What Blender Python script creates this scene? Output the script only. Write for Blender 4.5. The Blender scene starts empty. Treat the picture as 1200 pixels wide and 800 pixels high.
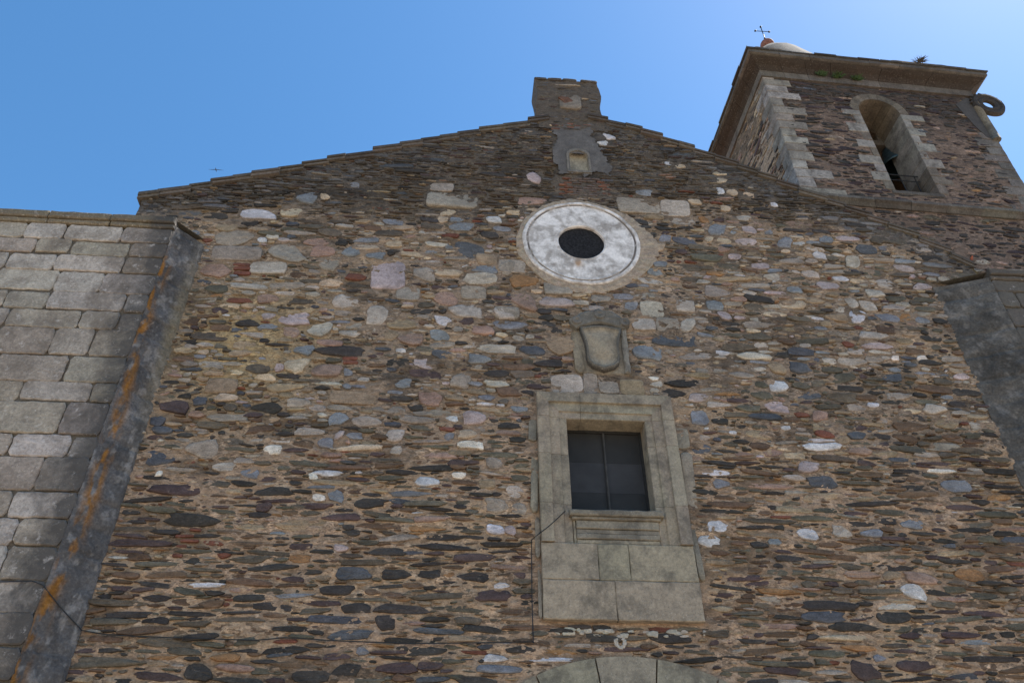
import bpy, math, random
import numpy as np
from mathutils import Matrix, Vector

random.seed(7)
rng = np.random.default_rng(11)
S = bpy.context.scene
C = S.collection

# ------------------------------------------------------------------ camera
cam_d = bpy.data.cameras.new("camera")
cam = bpy.data.objects.new("camera", cam_d)
C.objects.link(cam)
R = ((0.99717335, 0.04107084, 0.06291663),
     (-0.07472666, 0.62933223, 0.7735353),
     (-0.00782572, -0.77605034, 0.63062242))     # camera right / down / forward as columns
m = Matrix(((R[0][0], -R[0][1], -R[0][2], 0.0),
            (R[1][0], -R[1][1], -R[1][2], -11.0),
            (R[2][0], -R[2][1], -R[2][2], 1.6),
            (0, 0, 0, 1)))
cam.matrix_world = m
cam_d.sensor_width = 36.0
cam_d.sensor_fit = 'HORIZONTAL'
cam_d.lens = 967.0 / 1200.0 * 36.0
cam_d.clip_start = 0.1
cam_d.clip_end = 3000
S.camera = cam

# ------------------------------------------------------------------ sky, sun, exposure
SUN_EL, SUN_AZ = math.radians(60), math.radians(76)      # azimuth measured from +Y towards +X
wd = bpy.data.worlds.new("World")
S.world = wd
wd.use_nodes = True
nt = wd.node_tree
sky = nt.nodes.new("ShaderNodeTexSky")
sky.sky_type = 'NISHITA'
sky.sun_disc = False
sky.sun_elevation = SUN_EL
sky.sun_rotation = SUN_AZ
sky.altitude = 400
sky.air_density = 1.0
sky.dust_density = 0.4
sky.ozone_density = 1.5
bg = nt.nodes["Background"]
hs = nt.nodes.new("ShaderNodeHueSaturation")
hs.inputs["Saturation"].default_value = 1.24
hs.inputs["Hue"].default_value = 0.494
nt.links.new(sky.outputs[0], hs.inputs["Color"])
nt.links.new(hs.outputs[0], bg.inputs[0])
bg.inputs[1].default_value = 0.128
sun_d = bpy.data.lights.new("sun", 'SUN')
sun_d.energy = 4.5
sun_d.angle = math.radians(0.53)
sun_d.color = (1.0, 0.95, 0.88)
sun = bpy.data.objects.new("sun", sun_d)
C.objects.link(sun)
sd = Vector((math.sin(SUN_AZ) * math.cos(SUN_EL), math.cos(SUN_AZ) * math.cos(SUN_EL), math.sin(SUN_EL)))
sun.rotation_euler = sd.to_track_quat('Z', 'Y').to_euler()
sun.location = (30, 30, 60)
S.view_settings.view_transform = 'Standard'
S.view_settings.look = 'None'
S.view_settings.gamma = 1
S.view_settings.use_curve_mapping = False
S.view_settings.exposure = 0.9

# ------------------------------------------------------------------ helpers
def vnoise(x, y, seed=0):
    x = np.asarray(x, float); y = np.asarray(y, float)
    xi = np.floor(x).astype(np.int64); yi = np.floor(y).astype(np.int64)
    fx = x - xi; fy = y - yi
    fx = fx * fx * (3 - 2 * fx); fy = fy * fy * (3 - 2 * fy)
    def h(a, b):
        n = (a * 374761393 + b * 668265263 + seed * 1442695041) & 0xffffffff
        n = ((n ^ (n >> 13)) * 1274126177) & 0xffffffff
        return ((n ^ (n >> 16)) & 0xffff) / 65535.0
    return (h(xi, yi) * (1 - fx) + h(xi + 1, yi) * fx) * (1 - fy) + (h(xi, yi + 1) * (1 - fx) + h(xi + 1, yi + 1) * fx) * fy

def fbm(x, y, seed=0, octs=4):
    a, s, t = 0.5, 0.0, 0.0
    for o in range(octs):
        s = s + a * vnoise(np.asarray(x) * 2 ** o, np.asarray(y) * 2 ** o, seed + o * 17)
        t += a; a *= 0.5
    return s / t

def sstep(a, b, x):
    t = np.clip((np.asarray(x, float) - a) / (b - a), 0, 1)
    return t * t * (3 - 2 * t)

class Frame:
    """local wall frame: u along the wall, v up, n out of the wall"""
    def __init__(s, o, u, v, n):
        s.o, s.u, s.v, s.n = (np.array(k, float) for k in (o, u, v, n))
    def p(s, u, v, n=0.0):
        return tuple(s.o + s.u * u + s.v * v + s.n * n)

def world_of(o):
    w = Matrix.Translation(o.location) @ o.rotation_euler.to_matrix().to_4x4()
    return world_of(o.parent) @ o.matrix_parent_inverse @ w if o.parent else w

class MB:
    def __init__(s):
        s.v, s.f, s.c, s.sm = [], [], [], []
    def add(s, verts, faces, col, smooth=False):
        b = len(s.v)
        s.v.extend(verts)
        if isinstance(col, list): s.c.extend(col)
        else: s.c.extend([col] * len(verts))
        for f in faces:
            s.f.append(tuple(b + i for i in f)); s.sm.append(smooth)
    def build(s, name, mat, parent=None):
        me = bpy.data.meshes.new(name)
        me.from_pydata([tuple(map(float, q)) for q in s.v], [], s.f)
        a = me.color_attributes.new("Col", 'FLOAT_COLOR', 'POINT')
        arr = np.ones((len(s.v), 4), np.float32)
        arr[:, :3] = np.array(s.c, np.float32)[:, :3]
        a.data.foreach_set("color", arr.ravel())
        me.polygons.foreach_set("use_smooth", np.array(s.sm, bool))
        me.materials.append(mat)
        me.update()
        o = bpy.data.objects.new(name, me)
        C.objects.link(o)
        if parent is not None:
            o.parent = parent
            o.matrix_parent_inverse = world_of(parent).inverted()
        return o
    # -- shapes
    def box(s, x0, x1, y0, y1, z0, z1, col):
        v = [(x, y, z) for x in (x0, x1) for y in (y0, y1) for z in (z0, z1)]
        s.add(v, [(0, 1, 3, 2), (4, 6, 7, 5), (0, 4, 5, 1), (2, 3, 7, 6), (0, 2, 6, 4), (1, 5, 7, 3)], col)
    def fbox(s, F, u0, u1, v0, v1, n0, n1, col, bev=0.0):
        """block in a wall frame with a worn, bevelled front"""
        if bev <= 0:
            v = [F.p(a, b, c) for a in (u0, u1) for b in (v0, v1) for c in (n0, n1)]
            s.add(v, [(0, 1, 3, 2), (4, 6, 7, 5), (0, 4, 5, 1), (2, 3, 7, 6), (0, 2, 6, 4), (1, 5, 7, 3)], col)
            return
        out = []
        su = max(2, int((u1 - u0) / 0.12)); sv = max(2, int((v1 - v0) / 0.12))
        for i in range(su): out.append((u0 + (u1 - u0) * i / su, v0))
        for i in range(sv): out.append((u1, v0 + (v1 - v0) * i / sv))
        for i in range(su): out.append((u1 - (u1 - u0) * i / su, v1))
        for i in range(sv): out.append((u0, v1 - (v1 - v0) * i / sv))
        s.outline(F, out, n0, n1, col, bev, jit=bev * 0.45)
    def outline(s, F, pts, n0, n1, col, bev, jit=0.0, dome=0.0, colj=0.0):
        n = len(pts)
        cu = sum(p[0] for p in pts) / n; cv = sum(p[1] for p in pts) / n
        V = []
        J = [(random.uniform(-jit, jit), random.uniform(-jit, jit)) for _ in pts]
        def inset(p, d):
            du, dv = cu - p[0], cv - p[1]
            l = math.hypot(du, dv) or 1
            k = min(d / l, 0.6)
            # inset towards the centre with the same margin on both axes
            return (p[0] + math.copysign(min(d, abs(du) * .6), du) if abs(du) > 1e-6 else p[0],
                    p[1] + math.copysign(min(d, abs(dv) * .6), dv) if abs(dv) > 1e-6 else p[1])
        for (p, j) in zip(pts, J): V.append(F.p(p[0] + j[0], p[1] + j[1], n0))
        for (p, j) in zip(pts, J): V.append(F.p(p[0] + j[0], p[1] + j[1], n1 - bev * random.uniform(.7, 1.1)))
        for (p, j) in zip(pts, J):
            q = inset(p, bev * random.uniform(.8, 1.3)); V.append(F.p(q[0] + j[0], q[1] + j[1], n1 + random.uniform(-.15, .15) * bev))
        V.append(F.p(cu, cv, n1 + dome))
        fs = []
        for r in range(2):
            for i in range(n):
                k = (i + 1) % n
                fs.append((r * n + i, r * n + k, (r + 1) * n + k, (r + 1) * n + i))
        for i in range(n): fs.append((2 * n + i, 2 * n + (i + 1) % n, 3 * n))
        s.add(V, fs, col)
    def stone(s, F, cu, cv, w, h, n0, n1, col, blocky=None, rot=0.0):
        """one rubble stone: irregular outline, rounded edge, uneven face"""
        big = w * h > 0.03
        n = random.randint(11, 17) if big else random.randint(6, 10)
        ex = blocky if blocky is not None else random.choice((1.7, 2.4, 3.2, 4.2, 5.0))
        rough = 0.03 if ex > 5 else (0.17 if big else .15)
        pts = []
        a0 = random.uniform(0, 1)
        cr, sr = math.cos(rot), math.sin(rot)
        skew = random.uniform(-.5, .5) if ex <= 5 else random.uniform(-.04, .04)
        taper = random.uniform(-.38, .38) if ex <= 5 else random.uniform(-.04, .04)
        if ex > 5:       # squared block: points run along the four sides, corners worn
            su = max(3, int(w / .11)); sv = max(3, int(h / .08))
            q = [(-1 + 2 * i / su, -1) for i in range(su)] + [(1, -1 + 2 * i / sv) for i in range(sv)] \
                + [(1 - 2 * i / su, 1) for i in range(su)] + [(-1, 1 - 2 * i / sv) for i in range(sv)]
            base = []
            for a, b in q:
                k = random.uniform(.86, .95) if abs(a) == 1 and abs(b) == 1 else 1.0
                base.append((a * w / 2 * random.uniform(.975, 1.0) * k, b * h / 2 * random.uniform(.95, 1.0) * k))
        else:
            base = []
            p2, p3, p5 = (random.uniform(0, 6.28) for _ in range(3))
            a2, a3, a5 = random.uniform(.0, .08), random.uniform(.0, .12), random.uniform(.02, .09)
            for i in range(n):
                t = 2 * math.pi * (i + a0 + random.uniform(-.22, .22)) / n
                c_, s_ = math.cos(t), math.sin(t)
                r = (abs(c_) ** ex + abs(s_) ** ex) ** (-1 / ex)
                r *= 1 - .04 + a2 * math.sin(2 * t + p2) + a3 * math.sin(3 * t + p3) + a5 * math.sin(5 * t + p5) + random.uniform(-.075, .06)
                base.append((c_ * r * w / 2, s_ * r * h / 2))
        for u, v in base:
            v2 = v * (1 + taper * u / (w / 2)); u2 = u + skew * v
            pts.append((cu + u2 * cr - v2 * sr, cv + u2 * sr + v2 * cr))
        n = len(pts)
        tu, tv = random.uniform(-.05, .05), random.uniform(-.12, .06)
        def nn(p, base_n, j): return base_n + max(-.025, min(.025, (p[0] - cu) * tu + (p[1] - cv) * tv)) + random.uniform(-j, j)
        V = [F.p(p[0], p[1], n0) for p in pts]
        rings = ((1.0, -.013, .003), (.95, -.003, .004), (.66, .0, .007)) if ex <= 5 else ((1.0, -.012, .002), (.95, -.002, .002), (.70, .0, .003))
        for e, d, j in rings:
            V += [F.p(cu + (p[0] - cu) * e, cv + (p[1] - cv) * e, nn(p, n1 + d, j)) for p in pts]
        V.append(F.p(cu, cv, n1 + random.uniform(-.004, .006)))
        fs = []
        for r in range(3):
            for i in range(n):
                k = (i + 1) % n
                fs.append((r * n + i, r * n + k, (r + 1) * n + k, (r + 1) * n + i))
        for i in range(n): fs.append((3 * n + i, 3 * n + (i + 1) % n, 4 * n))
        cols = []
        g1, g2 = random.uniform(-.14, .14), random.uniform(-.12, .12)
        for i in range(len(V)):
            k = random.uniform(.90, 1.10)
            if i < 4 * n:
                p = pts[i % n]; k += g1 * (p[0] - cu) / (w / 2) + g2 * (p[1] - cv) / (h / 2)
                if i < 2 * n: k *= .86
            cols.append((col[0] * k, col[1] * k, col[2] * k))
        s.add(V, fs, cols, random.random() < .45)
    def tube(s, pts, r, col, n=6, closed=False):
        pts = [Vector(p) for p in pts]
        V, fs = [], []
        m_ = len(pts)
        for i, p in enumerate(pts):
            if closed: t = (pts[(i + 1) % m_] - pts[i - 1]).normalized()
            else: t = (pts[min(i + 1, m_ - 1)] - pts[max(i - 1, 0)]).normalized()
            ref = Vector((0, 0, 1)) if abs(t.z) < .9 else Vector((1, 0, 0))
            a = t.cross(ref).normalized(); b = t.cross(a)
            rr = r[i] if isinstance(r, (list, tuple)) else r
            for k in range(n):
                th = 2 * math.pi * k / n
                V.append(tuple(p + a * math.cos(th) * rr + b * math.sin(th) * rr))
        for i in range(m_ if closed else m_ - 1):
            j = (i + 1) % m_
            for k in range(n):
                fs.append((i * n + k, i * n + (k + 1) % n, j * n + (k + 1) % n, j * n + k))
        if not closed:
            fs.append(tuple(range(n))); fs.append(tuple((m_ - 1) * n + k for k in reversed(range(n))))
        s.add(V, fs, col, True)
    def lathe(s, o, prof, col, n=24, sx=1.0, sy=1.0):
        V, fs = [], []
        for r, z in prof:
            for k in range(n):
                th = 2 * math.pi * k / n
                V.append((o[0] + r * math.cos(th) * sx, o[1] + r * math.sin(th) * sy, o[2] + z))
        for i in range(len(prof) - 1):
            for k in range(n):
                fs.append((i * n + k, i * n + (k + 1) % n, (i + 1) * n + (k + 1) % n, (i + 1) * n + k))
        s.add(V, fs, col, True)
    def grid(s, P, col, mask=None, smooth=True):
        """P: (rows, cols, 3) points, col: (rows, cols, 3); mask marks the faces to keep"""
        r, c = P.shape[:2]
        b = len(s.v)
        s.v.extend(map(tuple, P.reshape(-1, 3).tolist()))
        s.c.extend(map(tuple, np.broadcast_to(col, P.shape).reshape(-1, 3).tolist()))
        for i in range(r - 1):
            for j in range(c - 1):
                if mask is None or mask[i, j]:
                    k = b + i * c + j
                    s.f.append((k, k + 1, k + c + 1, k + c)); s.sm.append(smooth)
    def prism(s, F, pts, n0, n1, col):
        n = len(pts)
        V = [F.p(u, v, n0) for u, v in pts] + [F.p(u, v, n1) for u, v in pts]
        fs = [tuple(range(n)), tuple(reversed(range(n, 2 * n)))]
        fs += [(i, n + i, n + (i + 1) % n, (i + 1) % n) for i in range(n)]
        s.add(V, fs, col)
    def sweep_ring(s, F, cu, cv, prof, col, n=72, a0=0.0, a1=2 * math.pi):
        """revolve profile (r, n) about the wall normal"""
        full = abs(a1 - a0 - 2 * math.pi) < 1e-6
        m_ = n if full else n + 1
        V, fs = [], []
        for i in range(m_):
            t = a0 + (a1 - a0) * i / n
            for r, d in prof: V.append(F.p(cu + r * math.cos(t), cv + r * math.sin(t), d))
        k = len(prof)
        for i in range(n):
            j = (i + 1) % m_
            for q in range(k - 1): fs.append((i * k + q, i * k + q + 1, j * k + q + 1, j * k + q))
        s.add(V, fs, col, False)

def empty(name, label, cat, loc=(0, 0, 0), rotz=0.0, group=None):
    o = bpy.data.objects.new(name, None)
    o.empty_display_size = 0.3
    o.location = loc; o.rotation_euler = (0, 0, rotz)
    C.objects.link(o)
    o['label'] = label; o['category'] = cat
    if group: o['group'] = group
    return o
def tag(o, label, cat, group=None):
    o['label'] = label; o['category'] = cat
    if group: o['group'] = group
    return o
def local(mb_obj, parent):
    """part built in its parent's own frame"""
    mb_obj.parent = parent
    mb_obj.matrix_parent_inverse = Matrix.Identity(4)
    return mb_obj

# ------------------------------------------------------------------ materials
def masonry(name, fine=38.0, var=0.35, bump=0.5, speck=0.0, speck_scale=120.0, lich=0.0, lich_col=(.45, .46, .42),
            lich_scale=7.0, dark=0.0, dark_scale=2.2, rough=0.9, stretch=1.0, d0=.50, d1=.66, xband=None, dark_col=(.035, .034, .033), tint=(.96, .875, .80)):
    mt = bpy.data.materials.new(name)
    mt.use_nodes = True
    t = mt.node_tree; N = t.nodes; L = t.links
    b = N["Principled BSDF"]
    b.inputs["Roughness"].default_value = rough
    b.inputs["Specular IOR Level"].default_value = 0.25
    at = N.new("ShaderNodeAttribute"); at.attribute_name = "Col"
    tc = N.new("ShaderNodeTexCoord")
    mp = N.new("ShaderNodeMapping"); mp.inputs["Scale"].default_value = (1, 1, stretch)
    L.new(tc.outputs["Object"], mp.inputs[0])
    def noise(sc, det=5, ro=.6, dist=0.0):
        n = N.new("ShaderNodeTexNoise"); n.inputs["Scale"].default_value = sc
        n.inputs["Detail"].default_value = det; n.inputs["Roughness"].default_value = ro
        n.inputs["Distortion"].default_value = dist
        L.new(mp.outputs[0], n.inputs["Vector"]); return n.outputs[0]
    def rmp(x, a, bb, lo=0.0, hi=1.0):
        r = N.new("ShaderNodeMapRange"); r.inputs[1].default_value = a; r.inputs[2].default_value = bb
        r.inputs[3].default_value = lo; r.inputs[4].default_value = hi
        L.new(x, r.inputs[0]); return r.outputs[0]
    def mix(kind, fac, a, c):
        mx = N.new("ShaderNodeMix"); mx.data_type = 'RGBA'; mx.blend_type = kind
        if isinstance(fac, float): mx.inputs[0].default_value = fac
        else: L.new(fac, mx.inputs[0])
        for i, x in ((6, a), (7, c)):
            if isinstance(x, tuple): mx.inputs[i].default_value = (*x, 1)
            else: L.new(x, mx.inputs[i])
        return mx.outputs[2]
    nf = noise(fine)
    n2 = noise(fine * .22, 6, .65)
    v1 = rmp(nf, .25, .75, 1 - var, 1 + var)
    v2 = rmp(n2, .3, .7, 1 - var * .7, 1 + var * .7)
    mm = N.new("ShaderNodeMath"); mm.operation = 'MULTIPLY'; L.new(v1, mm.inputs[0]); L.new(v2, mm.inputs[1])
    cmb = N.new("ShaderNodeCombineColor")
    for i in range(3): L.new(mm.outputs[0], cmb.inputs[i])
    col = mix('MULTIPLY', 1.0, at.outputs[0], cmb.outputs[0])
    if speck > 0:
        ns = noise(speck_scale, 2, .7)
        col = mix('MIX', rmp(ns, .60, .70, 0, speck), col, (.07, .07, .07))
        ns2 = noise(speck_scale * .8, 2, .7, .3)
        col = mix('MIX', rmp(ns2, .60, .72, 0, speck * .8), col, (.62, .60, .57))
    if dark > 0:
        nd = noise(dark_scale, 8, .72, .2)
        col = mix('MIX', rmp(nd, d0, d1, 0, dark), col, dark_col)
    if xband:       # black crust that gathers along one arris of the masonry
        sx = N.new("ShaderNodeSeparateXYZ"); L.new(tc.outputs["Object"], sx.inputs[0])
        nb = noise(2.3, 7, .7, .4)
        a1 = N.new("ShaderNodeMath"); a1.operation = 'MULTIPLY_ADD'; L.new(nb, a1.inputs[0]); a1.inputs[1].default_value = xband[2]
        L.new(sx.outputs[0], a1.inputs[2])
        col = mix('MIX', rmp(a1.outputs[0], xband[0], xband[1], 0, .85), col, (.05, .05, .05))
    if lich > 0:
        nl = noise(lich_scale, 8, .75)
        col = mix('MIX', rmp(nl, .58, .68, 0, lich), col, lich_col)
    col = mix('MULTIPLY', 1.0, col, tint)
    L.new(col, b.inputs["Base Color"])
    bp = N.new("ShaderNodeBump"); bp.inputs["Strength"].default_value = bump; bp.inputs["Distance"].default_value = 0.02
    ad = N.new("ShaderNodeMath"); ad.operation = 'ADD'; L.new(nf, ad.inputs[0]); L.new(n2, ad.inputs[1])
    L.new(ad.outputs[0], bp.inputs["Height"]); L.new(bp.outputs[0], b.inputs["Normal"])
    return mt

def mortar_mat(name, **k):
    """lime mortar full of small stone chips and pits"""
    mt = masonry(name, **k)
    t = mt.node_tree; N = t.nodes; L = t.links
    b = N["Principled BSDF"]
    src = b.inputs["Base Color"].links[0].from_socket
    tc = [q for q in N if q.type == 'TEX_COORD'][0]
    mp = N.new("ShaderNodeMapping"); mp.inputs["Scale"].default_value = (1, 1, 2.3); L.new(tc.outputs["Object"], mp.inputs[0])
    wn = N.new("ShaderNodeTexNoise"); wn.inputs["Scale"].default_value = 9; wn.inputs["Detail"].default_value = 4; L.new(mp.outputs[0], wn.inputs["Vector"])
    add = N.new("ShaderNodeMix"); add.data_type = 'RGBA'; add.blend_type = 'LINEAR_LIGHT'; add.inputs[0].default_value = .09
    L.new(mp.outputs[0], add.inputs[6]); L.new(wn.outputs[1], add.inputs[7])
    out = src
    for sc, lo, hi, fac in ((10, .38, 1.5, .85), (24, .45, 1.55, .8)):
        v = N.new("ShaderNodeTexVoronoi"); v.inputs["Scale"].default_value = sc; L.new(add.outputs[2], v.inputs["Vector"])
        sp = N.new("ShaderNodeSeparateColor"); L.new(v.outputs["Color"], sp.inputs[0])
        r = N.new("ShaderNodeMapRange"); r.inputs[3].default_value = lo; r.inputs[4].default_value = hi; L.new(sp.outputs[0], r.inputs[0])
        cc = N.new("ShaderNodeCombineColor")
        for q in range(3): L.new(r.outputs[0], cc.inputs[q])
        g = N.new("ShaderNodeTexNoise"); g.inputs["Scale"].default_value = 1.7 + sc * .05; g.inputs["Detail"].default_value = 5; L.new(tc.outputs["Object"], g.inputs["Vector"])
        f = N.new("ShaderNodeMapRange"); f.inputs[1].default_value = .38; f.inputs[2].default_value = .58; f.inputs[4].default_value = fac; L.new(g.outputs[0], f.inputs[0])
        m = N.new("ShaderNodeMix"); m.data_type = 'RGBA'; m.blend_type = 'MULTIPLY'; L.new(f.outputs[0], m.inputs[0]); L.new(out, m.inputs[6]); L.new(cc.outputs[0], m.inputs[7])
        out = m.outputs[2]
    L.new(out, b.inputs["Base Color"])
    return mt

def plain(name, col, rough=.6, metal=0.0, nscale=20.0, var=.3, spec=.4):
    mt = bpy.data.materials.new(name); mt.use_nodes = True
    t = mt.node_tree; N = t.nodes; L = t.links; b = N["Principled BSDF"]
    b.inputs["Roughness"].default_value = rough; b.inputs["Metallic"].default_value = metal
    b.inputs["Specular IOR Level"].default_value = spec
    tc = N.new("ShaderNodeTexCoord"); n = N.new("ShaderNodeTexNoise"); n.inputs["Scale"].default_value = nscale
    n.inputs["Detail"].default_value = 5
    L.new(tc.outputs["Object"], n.inputs["Vector"])
    r = N.new("ShaderNodeValToRGB")
    r.color_ramp.elements[0].position = .3; r.color_ramp.elements[1].position = .7
    r.color_ramp.elements[0].color = (*[c * (1 - var) for c in col], 1)
    r.color_ramp.elements[1].color = (*[min(1, c * (1 + var)) for c in col], 1)
    L.new(n.outputs[0], r.inputs[0]); L.new(r.outputs[0], b.inputs["Base Color"])
    return mt

M_RUB = masonry("rubble_stone", fine=40, var=.42, bump=.6, lich=.35, lich_col=(.30, .285, .26), lich_scale=16, stretch=1.8)
M_MORT = mortar_mat("lime_mortar", fine=34, var=.34, bump=.7, stretch=1.5)
M_TMORT = mortar_mat("tower_mortar", fine=30, var=.3, bump=.6, stretch=1.5)
M_GRAN = masonry("granite_ashlar", tint=(.92, .85, .77), fine=26, var=.24, bump=.4, speck=.5, speck_scale=60, dark=.62, dark_scale=2.1, d0=.47, d1=.63, dark_col=(.075, .073, .07), lich=.25, lich_scale=11, lich_col=(.40, .39, .36))
M_TGRAN = masonry("tower_granite", tint=(.88, .82, .76), fine=22, var=.30, bump=.5, speck=.4, speck_scale=45, dark=.6, dark_scale=1.8, d0=.46, d1=.62, dark_col=(.06, .052, .046))
M_BUTT = masonry("lichened_granite", tint=(1.22, 1.11, 1.02), fine=24, var=.32, bump=.6, speck=.5, speck_scale=42, dark=.7, dark_scale=1.5, d0=.45, d1=.60, dark_col=(.12, .105, .09), lich=.55, lich_col=(.44, .44, .44), lich_scale=6, xband=(-4.95, -4.45, 1.6))
M_WHITE = masonry("weathered_limewash", tint=(1.0, .975, .95), fine=22, var=.14, bump=.35, dark=.85, dark_scale=2.4, d0=.44, d1=.62, dark_col=(.25, .225, .205), lich=.35, lich_scale=14, lich_col=(.33, .30, .27))
M_PLAST = masonry("cement_patch", tint=(.9, .85, .8), fine=30, var=.25, bump=.4, dark=.4, dark_scale=3, dark_col=(.09, .085, .08))
M_TOWER = masonry("tower_rubble", fine=26, var=.34, bump=.6, stretch=1.6)
M_SLATE = masonry("slate_slabs", fine=20, var=.35, bump=.4, lich=.35, lich_col=(.22, .20, .15), lich_scale=5)
M_IRON = plain("wrought_iron", (.03, .03, .032), .55, .6)
M_CABLE = plain("black_cable_sheath", (.02, .02, .02), .6)
M_BRONZE = plain("weathered_bronze", (.05, .075, .08), .5, .6, 14, .4)
M_WOOD = plain("grey_weathered_timber", (.10, .08, .06), .8, 0, 9, .35)
M_CASE = plain("dark_painted_casement", (.032, .031, .030), .7, 0, 12, .2, .1)
M_GLASS = plain("dusty_dark_glass", (.034, .033, .032), .55, 0, 4, .15, .12)
M_GRASS = plain("dry_green_blades", (.045, .075, .02), .8, 0, 30, .4)
M_TWIG = plain("dry_twigs", (.07, .055, .04), .9, 0, 30, .3)
M_RUST = plain("rusty_stone_ball", (.20, .085, .06), .8, 0, 14, .4)
M_BIRD = plain("dark_feathers", (.03, .03, .035), .8)

PAL = {   # real stone albedos
    'W': (.50, .52, .56), 'X': (.68, .65, .60), 'C': (.44, .37, .28), 'L': (.39, .365, .33), 'G': (.295, .268, .235),
    'T': (.29, .235, .165), 'B': (.205, .225, .255), 'D': (.095, .105, .125), 'K': (.29, .21, .175), 'P': (.38, .33, .34),
    'U': (.088, .066, .067), 'S': (.055, .052, .050), 'R': (.17, .075, .055), 'O': (.27, .165, .085)}
def jitc(c, a=.14):
    k = random.uniform(1 - a, 1 + a)
    return tuple(max(.01, x * k * random.uniform(.975, 1.025)) for x in c)

# ------------------------------------------------------------------ ground
mt = masonry("plaza_paving", fine=3.0, var=.12, bump=.2)
g = MB()
gx = np.linspace(-200, 200, 41); X, Y = np.meshgrid(gx, gx)
P = np.stack([X, Y, 0 * X], -1)
g.grid(P, np.array((.42, .37, .30)))
go = g.build("ground", mt); go['kind'] = 'structure'

# ------------------------------------------------------------------ church front
FF = Frame((0, 0, 0), (1, 0, 0), (0, 0, 1), (0, -1, 0))
VERGE = [(-6.15, 13.80), (-4.85, 14.33), (-3.59, 14.83), (-1.76, 15.62), (0.2, 16.42), (1.46, 16.92), (2.2, 17.25), (2.97, 17.06),
         (3.63, 16.84), (4.27, 16.55), (5.36, 15.98), (7.07, 15.02), (8.04, 14.48), (8.97, 13.95), (9.56, 13.55), (10.0, 13.05), (10.25, 12.2)]
vx = [a for a, b in VERGE]; vz = [b for a, b in VERGE]
def top(x): return np.interp(x, vx, vz)
WIN = (1.76, 3.03, 7.33, 9.0)
FRM = (1.28, 3.50, 5.71, 9.46)
OC = (2.25, 13.07)
ARC = (2.36, 2.34, 2.9)

church = empty("church_front", "brown rubble stone gabled church front with a round white oculus ring and one framed window", "church", (2.2, 0, 0))

def density(x, z):
    """share of stones kept: mortar shows more in some places"""
    n = fbm(x * .55 + 9, z * .9, 5, 3)
    d = 0.80 + 2.0 * (n - .42)
    if -4.7 < x < -2.2 and 8.8 < z < 11.6: d -= .28 * (1 - abs(z - 10.2) / 1.5)
    if z > 14: d += .3
    return d
def zone(x, z):
    """0 low slate courses, 1 mixed boulders, 2 upper gable"""
    zz = z + .9 * (fbm(x * .4, z * .4, 31, 2) - .5)
    lo = float(sstep(9.4, 7.6, zz) if False else 1 - sstep(7.2, 9.6, zz))
    hi_line = 13.0 + .12 * max(0, x + 2) * (1 if x < 2 else 0) + (.5 if x > 3.4 else 0)
    hi = float(sstep(hi_line, hi_line + .9, zz))
    return lo, hi

W_LOW = [('S', 34), ('U', 16), ('D', 3), ('V', 20), ('M', 20), ('N', 14), ('T', 9), ('G', 5), ('O', 2), ('K', 4), ('B', 1), ('W', .8), ('L', 1), ('R', 1.2)]
W_MID = [('G', 28), ('T', 20), ('N', 12), ('V', 9), ('M', 7), ('S', 8), ('U', 5), ('D', 4), ('B', 6), ('K', 8), ('L', 15), ('C', 9), ('P', 4), ('W', 1.6), ('O', 2), ('R', 1.5)]
W_MIDDARK = [('N', 20), ('V', 18), ('M', 14), ('S', 24), ('U', 10), ('D', 7), ('T', 8), ('G', 6), ('K', 3), ('R', 1)]
W_HI = [('N', 30), ('Q', 30), ('S', 20), ('U', 8), ('G', 2.5), ('K', 2), ('R', 1), ('D', 5), ('L', .7), ('T', 3)]
W_EDGE = [('N', 16), ('Q', 22), ('S', 20), ('E', 26), ('G', 3), ('D', 8), ('U', 4)]
PAL['V'] = (.115, .11, .088); PAL['M'] = (.135, .095, .068); PAL['N'] = (.12, .105, .085); PAL['Q'] = (.095, .082, .068); PAL['E'] = (.15, .15, .155)
def pick(ws):
    t = random.uniform(0, sum(w for _, w in ws))
    for k, w in ws:
        t -= w
        if t <= 0: return k
    return ws[-1][0]

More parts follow.
